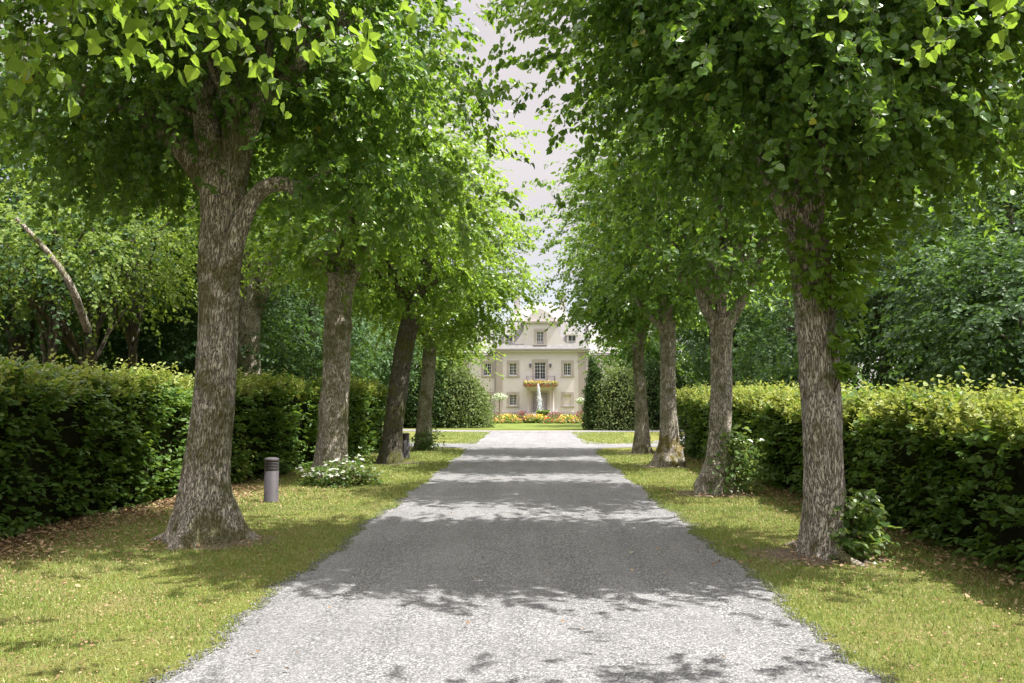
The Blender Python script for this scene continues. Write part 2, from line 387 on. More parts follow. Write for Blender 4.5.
V = np.stack([.6+15*np.cos(a), 61+16.6*np.sin(a), np.full(72, .016)], 1)
tag(mesh('front_lawn', [(V, [list(range(72))], 0, False)], M['lawn']), kind='structure')

# ------------------------------------------------------------------ grass blades, litter
TRUNKS = {}   # filled below: base x, y, radius
def in_drive(P):
    return (P[:, 0] > edge_x(P[:, 1], -1)+.03) & (P[:, 0] < edge_x(P[:, 1], 1)-.03)
def blades(nn, x0, x1, y0, y1, h, wdt, seed):
    rs = np.random.RandomState(seed)
    P = np.stack([rs.uniform(x0, x1, nn), y0+(y1-y0)*rs.uniform(0, 1, nn)**1.5], 1)
    keep = ~in_drive(P) & ~((np.abs(P[:, 1]-28.3) < 1.7))
    e = np.abs(P[:, 0]+.45)+1.1*(pnoise(P, 4, 1.1)*.5)
    keep &= rs.uniform(0, 1, nn) > np.clip((e-4.2)/1.0, 0, .93)
    keep &= rs.uniform(0, 1, nn) > np.clip(pnoise(P, 9, .9)*.5-.1, 0, .6)
    for (tx, ty, tr) in TR0: keep &= np.hypot(P[:, 0]-tx, P[:, 1]-ty) > tr+.12*pnoise(P, 6, 3.0)+.1*rs.uniform(0, 3, nn)
    P = P[keep]; m = len(P)
    sc = (.6+P[:, 1]/14.0)
    hh = h*rs.uniform(.5, 1.3, m)*(1+.4*pnoise(P, 2, 2.0)); ww = wdt*sc*rs.uniform(.7, 1.3, m)
    az = rs.uniform(0, 2*PI, m); ln = rs.uniform(0, 2*PI, m); am = rs.uniform(.1, 1.0, m)*hh
    B = np.c_[P, np.zeros(m)]; D = np.stack([np.cos(az), np.sin(az), 0*az], 1)*ww[:, None]/2
    tip = B+np.stack([np.cos(ln)*am, np.sin(ln)*am, hh], 1)
    V = np.stack([B-D, B+D, tip], 1).reshape(-1, 3)
    return (V, np.arange(3*m).reshape(-1, 3), 0, False)

# positions of the avenue limes (base x, y)
POS = dict(L0=(-4.0, 2.9), L1=gp(203, 540), L2=gp(330, 478), L3=gp(391, 463), L4=gp(423, 450), L5=(-3.5, 32.5),
           R0=(3.2, 2.5), R1=gp(824, 555), R2=gp(719, 493), R3=gp(668, 466), R4=gp(641, 453))
TR0 = [(POS[k][0], POS[k][1], .45) for k in POS]
M['soil'] = NT('bare soil'); _v = M['soil'].coord(); _n = M['soil'].noise(_v, 28, 6, .7)
M['soil'] = M['soil'].done(M['soil'].pbr(M['soil'].ramp(_n, [(.3, (.09, .065, .048)), (.6, (.21, .17, .14)), (.8, (.34, .29, .25))]), .95, .1, _n, .9, .02))
_a = np.linspace(0, 2*PI, 64, endpoint=False)
for k_ in ('L1', 'L2', 'L3', 'L4', 'R1', 'R2', 'R3', 'R4'):
    c_ = np.array([POS[k_][0]+(.22 if k_[0] == 'L' else -.15), POS[k_][1]-.08]); q_ = np.stack([np.cos(_a), np.sin(_a)], 1)
    q_ = c_+q_*np.array([.62, .5])*(1+.22*pnoise(q_*1.0+c_, 3, 2.4))[:, None]
    tag(mesh('bare_soil', [(np.c_[q_, np.full(64, .005)], [list(range(64))], 0, False)], M['soil']), kind='structure')
tag(mesh('lawn_grass', [blades(340000, -7, 5.5, 3.2, 12.5, .035, .007, 1), blades(150000, -7.5, 6, 12, 41, .045, .010, 2)], M['blade']), kind='stuff')
def litter(nn, fx, y0, y1, s0, s1, seed):
    rs = np.random.RandomState(seed); y = rs.uniform(y0, y1, nn); x = fx(y, rs, nn)
    P = np.stack([x, y, rs.uniform(.018, .045, nn)], 1)
    A = norm(np.c_[rs.normal(size=(nn, 2)), rs.normal(size=nn)*.25]); N = norm(np.c_[rs.normal(size=(nn, 2))*.45, np.ones(nn)])
    return leaves(P, A, N, rs.uniform(s0, s1, nn), 'oval')
L = litter(4200, lambda y, r, n: -6.3+.12*(y-9)+np.abs(r.normal(0, .8, n)), 6.5, 15, .025, .06, 1)
L += litter(1500, lambda y, r, n: 4.5-np.abs(r.normal(0, .55, n)), 5, 22, .035, .07, 2)
L += litter(12000, lambda y, r, n: r.uniform(-6, -2.2, n), 4, 15, .008, .026, 3)
L += litter(6500, lambda y, r, n: r.uniform(2.1, 4.4, n), 4.5, 15, .008, .026, 4)
L += litter(160, lambda y, r, n: r.uniform(-2, 1.9, n), 4.5, 22, .012, .04, 9)
for kx in ('L1', 'R1', 'L2', 'R2'):
    cx, cy = POS[kx]
    L += litter(260, lambda y, r, n: cx+r.normal(0, .55, n), cy-.8, cy+.6, .03, .06, 7)
mixmesh('fallen_leaves', L, M['deadleaf']); tag(bpy.data.objects['fallen_leaves'], kind='stuff')
rs = np.random.RandomState(8); nn = 6500
yy = 3.5+10*rs.uniform(0, 1, nn)**1.4; sd_ = np.where(rs.uniform(0, 1, nn) < .5, -1, 1)
xx = np.where(sd_ < 0, edge_x(yy, -1), edge_x(yy, 1))+sd_*np.abs(rs.normal(0, .05, nn))-sd_*.02
oct_ = np.array([[1,0,0],[0,1,0],[-1,0,0],[0,-1,0],[0,0,.7],[0,0,-.7]]); of = np.array([[0,1,4],[1,2,4],[2,3,4],[3,0,4],[1,0,5],[2,1,5],[3,2,5],[0,3,5]])
sz = rs.uniform(.004, .011, nn)[:, None, None]; rot = rs.uniform(0, 6.28, nn)
Rm = np.stack([np.stack([np.cos(rot), -np.sin(rot), 0*rot], 1), np.stack([np.sin(rot), np.cos(rot), 0*rot], 1), np.stack([0*rot, 0*rot, 1+0*rot], 1)], 1)
V = np.einsum('nij,kj->nki', Rm, oct_)*sz*rs.uniform(.7, 1.3, (nn, 1, 3))+np.stack([xx, yy, np.full(nn, .008)], 1)[:, None]
M['pebble'] = leafmat('pebbles', [(0, (.05, .05, .053)), (.6, (.14, .14, .145)), (1, (.34, .335, .34))], (.1, .1, .1), 0, .85, .2)
tag(mesh('edge_gravel', [(V.reshape(-1, 3), (np.arange(nn)[:, None, None]*6+of[None]).reshape(-1, 3), 0, False)], M['pebble']), kind='stuff')

# ------------------------------------------------------------------ trees
UP = np.array([0, 0, 1.])
def trunk_mesh(P, rad, seed, flare=.6, roots=5, n=56, m=90, fl_h=.34, knobs=12, foot=0):
    """P control points (x,y,z) of the axis, rad control radii; returns a tube part with buttress roots"""
    C = catmull(P, m); r = catmull(np.c_[np.array(rad), np.zeros(len(rad)), np.zeros(len(rad))], m)[:, 0]
    rs = np.random.RandomState(seed); ph = rs.uniform(0, 2*PI, roots); amp = rs.uniform(.5, 1.2, roots); wdt = rs.uniform(.22, .42, roots)
    z0 = C[0, 2]; H_ = C[-1, 2]-z0
    lumps = [(rs.uniform(0, 2*PI), rs.uniform(.3, H_*.95), rs.uniform(.05, .16), rs.uniform(.05, .13), rs.uniform(.18, .4)) for _ in range(knobs)]
    lumps += [(rs.uniform(0, 2*PI), rs.uniform(.12, .55), rs.uniform(.25, .55)*foot, rs.uniform(.09, .17), rs.uniform(.3, .6)) for _ in range(9 if foot else 0)]
    def mod(a, t, p):
        h = max(p[2]-z0, 0)
        s = 1+.05*np.sin(2*a+seed+h*.7)+.035*np.sin(5*a+h*1.3+seed)+.02*np.sin(11*a+h*2)+.018*np.sin(23*a+1.1*h+seed)
        s = s+.09*np.exp(-((h-1.3-.3*(seed % 3))/.22)**2)*np.maximum(0, np.cos(a-seed))**3+.07*np.exp(-((h-2.1)/.2)**2)*np.maximum(0, np.cos(a-2*seed-1))**3
        for (la, lh, am_, lz, lw) in lumps: s = s+am_*math.exp(-((h-lh)/lz)**2)*np.exp(-(((a-la+PI) % (2*PI)-PI)/lw)**2)
        s = s+.014*np.sin(37*a+3*np.sin(h*2.2+seed))+.010*np.sin(29*a+h*5+seed)
        f = flare*math.exp(-(h/fl_h)**1.1)
        rt = sum(am*np.exp(-(((a-p_+PI) % (2*PI)-PI)/w_)**2) for am, p_, w_ in zip(amp, ph, wdt))
        return s+f*.35+f*rt*(1.0 if h < .8 else .6)*math.exp(-h/.45)
    return tube(C, r, n, 0, mod)
def surface_roots(cx, cy, r, seed, k=6):
    rs = np.random.RandomState(seed); out = []
    for q in range(k):
        a = rs.uniform(0, 2*PI); L_ = rs.uniform(.2, .42)
        P = [np.array([cx+math.cos(a)*r*1.0, cy+math.sin(a)*r, .12]), np.array([cx+math.cos(a)*(r+L_*.4), cy+math.sin(a)*(r+L_*.4), .045]),
             np.array([cx+math.cos(a+.25)*(r+L_), cy+math.sin(a+.25)*(r+L_), -.04])]
        out.append(tube(catmull(P, 8), np.linspace(.075, .025, 8), 8))
    return out

def crown(center, semi, nb, nt, nl, seed, lsize, kind='heart', zmin=None, bottom=.75, pw=2.4, spread=(.46, .13), limb_from=None, tw_len=.34, cut=None, hollow=.35, more=None):
    """foliage: boughs -> twigs -> leaves. returns leaf parts, twig parts, limb target points"""
    rs = np.random.RandomState(seed)
    c = np.array(center, float); se = np.array(semi, float)
    d = norm(rs.normal(size=(nb*2, 3)))
    # boxier than an ellipsoid
    ln = (np.abs(d)**pw).sum(1)**(1/pw); dd = d/ln[:, None]
    rr = rs.uniform(hollow**2.2, 1, nb*2)**(1/2.2)*(1+.13*pnoise(d, seed, 2.2))
    B = c+dd*se*rr[:, None]*.95
    B[:, 2] = np.where(B[:, 2] < c[2], c[2]+(B[:, 2]-c[2])*bottom, B[:, 2])
    if zmin is not None: B = B[B[:, 2] > zmin+rs.uniform(-.2, .3, len(B))]
    if cut is not None: B = B[cut(B)]
    B = B[:nb]
    if more is not None: B = np.r_[B, more]
    nb = len(B)
    out = norm(B-c)
    # twigs
    T0 = np.repeat(B, nt, 0); O = np.repeat(out, nt, 0); m = len(T0)
    off = rs.normal(size=(m, 3))*np.array([spread[0], spread[0], spread[1]])
    off[:, 2] -= .25*np.hypot(off[:, 0], off[:, 1])          # pads droop at their rim
    T0 = T0+off
    td = norm(O*.8+rs.normal(size=(m, 3))*.55+np.array([0, 0, -.15])+off*.8)
    TL = tw_len*rs.uniform(.6, 1.4, m)
    # leaves along the twig
    t = (np.arange(nl)+.5)/nl
    P = T0[:, None, :]+td[:, None, :]*(t[None, :, None]*TL[:, None, None])
    P[:, :, 2] -= (t**2)[None]*.10
    side = norm(np.cross(td, UP)+1e-4)
    sg = np.where(np.arange(nl) % 2 == 0, 1., -1.)
    A = side[:, None]*sg[None, :, None]*.75+td[:, None]*.5+rs.normal(size=(m, nl, 3))*.34+np.array([0, 0, -.34])
    N = UP*.85+O[:, None]*.75+rs.normal(size=(m, nl, 3))*.45
    P = P.reshape(-1, 3); A = A.reshape(-1, 3); N = N.reshape(-1, 3)
    P = P+rs.normal(size=P.shape)*.02
    sz = lsize*rs.uniform(.55, 1.25, len(P))
    lv = leaves(P, A, N, sz, kind)
    # thin twig prisms
    E = T0+td*TL[:, None]; E[:, 2] -= .09
    wv = side*.004; u = np.array([0, 0, .006])
    V = np.stack([T0-wv, T0+wv, T0+u, E], 1).reshape(-1, 3)
    o4 = (np.arange(m)*4)[:, None, None]
    tf = (o4+np.array([[0, 1, 3], [1, 2, 3], [2, 0, 3]])[None]).reshape(-1, 3)
    return lv, (V, tf, 0, False), B, P
def limbs(start, B, seed, r0=.12, nmain=7, sub=5, n=9):
    """curved limbs from the fork to the boughs"""
    rs = np.random.RandomState(seed); out = []
    B = B[rs.permutation(len(B))]; used = B[:nmain*(sub+1)]
    mains = used[:nmain]; rest = used[nmain:]
    s = np.array(start, float)
    for b in mains:
        v = b-s; midp = s+v*.45+np.array([0, 0, .18*np.linalg.norm(v)])+rs.normal(size=3)*.15
        Cc = catmull([s, s+v*.15+np.array([0, 0, .25]), midp, b], 14)
        out.append(tube(Cc, np.linspace(r0, .025, 14), n, 0))
        near = rest[np.argsort(np.linalg.norm(rest-midp, axis=1))[:sub]]
        for e in near:
            k = rs.randint(4, 10); q = Cc[k]; v2 = e-q
            out.append(tube(catmull([q, q+v2*.5+np.array([0, 0, .12]), e], 8), np.linspace(r0*(1-k/14)*.6, .012, 8), 6, 0))
    return out

AVE = 'limes lining the drive'
def lime(key, label, path, rad, fork, cr, seed, leaf='lime_dark', bark='bark', kind='heart', nb=150, nt=22, nl=11, ls=.105, extra=(), foot=0, flare=.6, zmin=None, limb=.12, cut=None, roots=0, n=72, m=120, pw=2.6, more=None):
    bx, by = POS[key]
    t = thing('lime_tree', label, 'tree', (bx, by, 0), 0, AVE)
    P = [np.array(p) for p in path]
    off = np.array([bx, by, 0])
    tp = [trunk_mesh(P, rad, seed, flare, n=n, m=m, foot=foot)]
    if roots: tp += surface_roots(0, 0, .27, seed, roots)
    mixmesh('trunk', tp, M[bark], t)
    c, se = cr
    lv, tw, B, Pl = crown(np.array(c)-off, se, nb, nt, nl, seed, ls, kind, zmin=zmin, cut=(lambda Q: cut(Q+off)) if cut else None, pw=pw, more=None if more is None else np.array(more)-off)
    mixmesh('crown', lv, M[leaf], t)
    lb = limbs(fork, B, seed, limb)
    for e in extra: lb.append(e)
    lo = mixmesh('limbs', lb+[tw], [M[bark]], t)
    return t
def loc(key, px, py):         # a point over this tree's own depth, relative to its base
    bx, by = POS[key]; p = at(px, py, by); return (p[0]-bx, 0, p[2])

# --- left row
l1 = [(0, 0, -.1)]+[loc('L1', *q) for q in ((207, 470), (214, 400), (218, 320), (220, 250), (225, 200))]; l1[1:] = [(x, 0, z) for x, y, z in l1[1:]]
br = [loc('L1', *q_) for q_ in ((226, 290), (240, 250), (252, 216), (266, 195), (285, 188), (303, 192), (318, 186), (335, 172))]; br = [(x, -.20 if k_ else -.05, z) for k_, (x, y, z) in enumerate(br)]
br = tube(catmull(br, 30), catmull([(x, 0, 0) for x in (.15, .12, .10, .092, .088, .085, .06, .03)], 30)[:, 0], 14, 0)
up1 = tube(catmull([loc('L1', 222, 215), loc('L1', 214, 160), loc('L1', 205, 90), (.1, .3, 7.0)], 20), np.linspace(.24, .07, 20), 14, 0)
up2 = tube(catmull([loc('L1', 224, 225), loc('L1', 238, 160), loc('L1', 256, 90), (1.0, -.2, 7.2)], 20), np.linspace(.20, .05, 20), 14, 0)
lf1 = tube(catmull([loc('L1', 215, 190), loc('L1', 165, 130), loc('L1', 90, 90), loc('L1', 20, 70)], 20), np.linspace(.17, .06, 20), 12, 0)
lime('L1', 'thick gnarled lime left of the drive with a side branch bending towards the drive', l1, (.33, .255, .235, .23, .245, .225), (.2, 0, 4.3),
     ((-3.9, 9.5, 6.35), (2.9, 1.95, 3.0)), 21, nb=175, nt=30, nl=12, extra=(br, up1, up2, lf1), foot=.12, flare=1.15, zmin=4.25, cut=lambda Q: ~((Q[:, 0] > -4.5) & (Q[:, 0] < -2.0) & (Q[:, 2] < 5.0) & (Q[:, 1] < 10.2)), more=[at(375, 150, 9.3), at(400, 182, 9.4), at(430, 165, 9.4), at(338, 172, 9.25), at(350, 150, 9.3), at(415, 205, 9.5)], roots=9, n=84, m=150, bark='bark', limb=.13, ls=.075)
l2 = [(0, 0, -.1)]+[loc('L2', *q) for q in ((333, 430), (336, 370), (338, 310), (341, 275))]
e2 = [tube(catmull([loc('L2', 338, 300), loc('L2', 322, 270), loc('L2', 300, 240), loc('L2', 280, 200)], 12), np.linspace(.17, .05, 12), 10, 0),
      tube(catmull([loc('L2', 340, 300), loc('L2', 356, 270), loc('L2', 375, 235), loc('L2', 400, 200)], 12), np.linspace(.17, .05, 12), 10, 0)]
lime('L2', 'lime left of the drive with white leafed plants round its foot', l2, (.36, .31, .28, .27, .30), (.2, 0, 4.1),
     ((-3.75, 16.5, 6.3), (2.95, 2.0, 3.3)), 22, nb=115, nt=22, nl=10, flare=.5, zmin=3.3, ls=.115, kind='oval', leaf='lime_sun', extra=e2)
l3 = [(0, 0, -.1)]+[loc('L3', *q) for q in ((393, 430), (398, 390), (404, 350), (412, 315))]
lime('L3', 'dark leaning lime trunk left of the drive beside the farther bollard light', l3, (.30, .25, .24, .23, .22), (.5, 0, 3.9),
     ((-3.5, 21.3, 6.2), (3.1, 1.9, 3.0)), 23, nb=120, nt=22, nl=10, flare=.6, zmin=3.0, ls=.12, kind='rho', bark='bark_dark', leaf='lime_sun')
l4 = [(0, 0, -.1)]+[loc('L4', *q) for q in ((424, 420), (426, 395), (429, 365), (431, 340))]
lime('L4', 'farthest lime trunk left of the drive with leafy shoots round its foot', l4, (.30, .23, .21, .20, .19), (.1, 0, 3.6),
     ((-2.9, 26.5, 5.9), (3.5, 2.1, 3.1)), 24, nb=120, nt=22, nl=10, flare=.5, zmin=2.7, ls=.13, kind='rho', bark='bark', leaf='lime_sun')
l0 = [(0, 0, -.1), (0, 0, 1.5), (.05, 0, 3), (.1, 0, 4)]
lime('L0', 'lime whose large sunlit leaves hang into the upper left of the view', l0, (.36, .29, .27, .28), (.1, 0, 3.9),
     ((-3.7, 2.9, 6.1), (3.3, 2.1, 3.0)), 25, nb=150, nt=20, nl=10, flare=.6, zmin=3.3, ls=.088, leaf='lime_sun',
     more=[(-2.7, 4.2, 4.3), (-2.3, 4.3, 4.4), (-1.9, 4.0, 4.25), (-2.6, 3.7, 4.0), (-3.2, 4.3, 4.4), (-1.5, 4.3, 4.5), (-3.0, 3.8, 4.15)])
# --- right row
r1 = [(0, 0, -.1)]+[loc('R1', *q) for q in ((825, 500), (822, 430), (818, 360), (812, 290), (807, 240))]
e1 = [tube(catmull([loc('R1', 806, 262), loc('R1', 792, 225), loc('R1', 770, 180), loc('R1', 745, 110)], 14), np.linspace(.13, .05, 14), 12, 0),
      tube(catmull([loc('R1', 808, 250), loc('R1', 812, 200), loc('R1', 822, 120), loc('R1', 835, 20)], 14), np.linspace(.16, .07, 14), 12, 0),
      tube(catmull([loc('R1', 806, 250), loc('R1', 795, 190), loc('R1', 790, 100), loc('R1', 780, 0)], 14), np.linspace(.14, .06, 14), 12, 0)]
tR1 = lime('R1', 'nearest lime right of the drive with leafy shoots up its pale trunk', r1, (.26, .205, .188, .186, .185, .2), (-.15, 0, 3.5),
     ((3.1, 8.55, 6.2), (2.7, 1.65, 3.1)), 31, nb=225, nt=30, nl=12, flare=.6, zmin=3.5, bark='bark_pale', n=84, m=150, roots=5, extra=e1, ls=.078)
r2 = [(0, 0, -.1)]+[loc('R2', *q) for q in ((719, 450), (721, 400), (721, 350), (721, 318))]
e2 = [tube(catmull([loc('R2', 721, 332), loc('R2', 711, 316), loc('R2', 702, 300), loc('R2', 690, 250)], 12), np.linspace(.15, .05, 12), 10, 0),
      tube(catmull([loc('R2', 722, 332), loc('R2', 733, 315), loc('R2', 745, 295), loc('R2', 765, 250)], 12), np.linspace(.15, .05, 12), 10, 0),
      tube(catmull([loc('R2', 721, 332), loc('R2', 721, 310), loc('R2', 722, 280), loc('R2', 726, 240)], 12), np.linspace(.13, .05, 12), 10, 0)]
tR2 = lime('R2', 'lime right of the drive whose trunk forks into three above a leafy swollen foot', r2, (.33, .195, .172, .17, .20), (0, 0, 3.3),
     ((3.3, 13.8, 6.0), (2.3, 1.6, 3.0)), 32, nb=115, nt=22, nl=10, flare=.55, zmin=3.1, ls=.11, kind='oval', bark='bark_pale', extra=e2, foot=.5)
r3 = [(0, 0, -.1)]+[loc('R3', *q) for q in ((669, 440), (668, 400), (668, 350), (668, 318))]
e3 = [tube(catmull([loc('R3', 668, 335), loc('R3', 658, 322), loc('R3', 646, 312), loc('R3', 630, 290)], 12), np.linspace(.13, .05, 12), 10, 0)]
lime('R3', 'lime right of the drive with yellow moss on its knobbly foot', r3, (.31, .23, .185, .18, .20), (0, 0, 3.5),
     ((3.25, 19.4, 6.0), (2.2, 1.6, 2.9)), 33, nb=110, nt=22, nl=10, flare=.6, zmin=3.1, ls=.12, kind='rho', extra=e3, foot=.42, bark='bark_yellow')
r4 = [(0, 0, -.1)]+[loc('R4', *q) for q in ((642, 425), (641, 400), (639, 370), (638, 340))]
lime('R4', 'farthest lime trunk right of the drive beyond the mossy footed one', r4, (.26, .2, .18, .17, .18), (0, 0, 3.2),
     ((3.3, 24.8, 5.6), (2.3, 1.7, 2.8)), 34, nb=115, nt=22, nl=10, flare=.5, zmin=2.4, ls=.13, kind='rho')
r0 = [(0, 0, -.1), (0, 0, 1.5), (-.05, 0, 3), (-.1, 0, 4)]
lime('R0', 'lime whose sunlit leaves hang into the upper right corner of the view', r0, (.32, .24, .22, .24), (-.1, 0, 3.8),
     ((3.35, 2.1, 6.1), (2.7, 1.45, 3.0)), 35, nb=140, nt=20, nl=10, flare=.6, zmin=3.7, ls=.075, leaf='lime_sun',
     more=[(3.0, 4.0, 4.3), (3.3, 4.1, 4.2), (3.6, 4.2, 4.1)])

# leafy shoots on trunks: parts of their lime
def shoots(parent, name, pts, nleaf, ls, seed, mat='shrub_leaf', kind='heart', spread=.16, light=None):
    rs = np.random.RandomState(seed); out = []; tw = []
    for (x, y, z, r) in pts:
        m = nleaf; P = np.array([x, y, z])+np.clip(rs.normal(size=(m, 3)), -1.5, 1.5)*np.array([r, r, r])
        P[:, 2] = np.abs(P[:, 2])
        O = norm(P-np.array([0, 0, z-.1]))
        A = norm(O*.7+rs.normal(size=(m, 3))*.5+np.array([0, 0, -.35])); N = UP+O*.7+rs.normal(size=(m, 3))*.4
        out += leaves(P, A, N, ls*rs.uniform(.5, 1.3, m), kind)
        for q in range(max(3, m//14)):
            a = rs.randint(m); base = np.array([x*.55, y*.55, max(z-.25, 0)])
            tw.append(tube(catmull([base, (base+P[a])/2+np.array([0, 0, .05]), P[a]], 5), np.linspace(.008, .003, 5), 3, 1))
    return mixmesh(name, out+tw, [M[mat], M['twig']], parent)
q = lambda px, py: loc('R1', px, py)
pts = []
rs = np.random.RandomState(5)
for px, py, r, k in ((800, 250, .22, 3), (822, 268, .2, 3), (838, 290, .16, 2), (850, 255, .2, 3), (845, 320, .09, 1), (830, 338, .07, 1), (780, 262, .15, 1), (862, 225, .22, 3), (815, 300, .12, 1), (838, 365, .04, 1)):
    for _ in range(k):
        p = q(px+rs.normal()*6, py+rs.normal()*6); pts.append((p[0], -.22+rs.normal()*.12, p[2], r))
shoots(tR1, 'trunk_shoots', pts, 48, .09, 3, 'lime_sun')
pts = [(.22, -.12, .30, .17), (.38, -.1, .22, .15), (.25, -.2, .48, .12), (.15, -.28, .15, .12), (.45, 0, .35, .1)]
shoots(tR1, 'basal_shoots', pts, 120, .075, 4, 'shrub_leaf')
shoots(tR2, 'basal_shoots', [(.3, -.1, .35, .22), (.38, -.15, .65, .18), (.1, -.3, .3, .2), (.45, 0, .2, .2), (.2, -.2, .9, .14)], 190, .085, 5, 'shrub_leaf', 'oval')
tL4 = [o for o in bpy.data.objects if o.name.startswith('lime_tree') and 'farthest lime trunk left' in o['label']][0]
shoots(tL4, 'basal_shoots', [(.3, -.2, .2, .25), (0, -.3, .2, .2), (.15, -.3, .45, .2)], 160, .10, 6, 'shrub_leaf', 'oval')

# ------------------------------------------------------------------ plants at the left trees' feet
def herb(name, label, cat, loc_, pts, nleaf, ls, seed, nfl=0, fl='white_petal', group=None, leafm='shrub_leaf', fls=.06):
    t = thing(name, label, cat, loc_, 0, group)
    rs = np.random.RandomState(seed)
    shoots(t, 'foliage', pts, nleaf, ls, seed, leafm, 'oval')
    for k in range(nfl):
        x, y, z, r = pts[rs.randint(len(pts))]
        c = np.array([x+rs.normal()*r, y-abs(rs.normal()*r*.8), abs(z+abs(rs.normal())*r*.9)+.04])
        m = 6; a = np.arange(m)*2*PI/m+rs.uniform(0, 6)
        A = np.stack([np.cos(a), np.sin(a), .25+0*a], 1)+rs.normal(size=3)*.5+rs.normal(size=(m, 3))*.15
        mixmesh('flower', leaves(np.repeat(c[None], m, 0), A, np.tile(np.array([0, -.3, 1.]), (m, 1)), fls, 'oval'), M[fl], t)
    return t
bx, by = gp(337, 486)
herb('flowering_plant', 'low plant with white flowers at the foot of a lime left of the drive', 'plant', (bx, by, 0),
     [(-.45, 0, .10, .13), (-.2, -.1, .12, .14), (0, 0, .18, .16), (.22, .05, .22, .15), (.08, -.18, .10, .15), (.42, .1, .2, .14), (-.1, .2, .25, .14), (.35, .3, .32, .15), (-.6, .15, .12, .10), (.6, .3, .1, .12)], 120, .08, 41, 80, fls=.05)
bx, by = gp(243, 484)
herb('small_shrub', 'small pale leafed bush beside the hedge gap behind the nearer bollard', 'shrub', (bx-.7, by+.4, 0), [(-.3, 0, .3, .28), (.2, 0, .45, .28), (0, .3, .7, .25), (.3, .1, .2, .2)], 220, .08, 42, leafm='hedge_shoot')

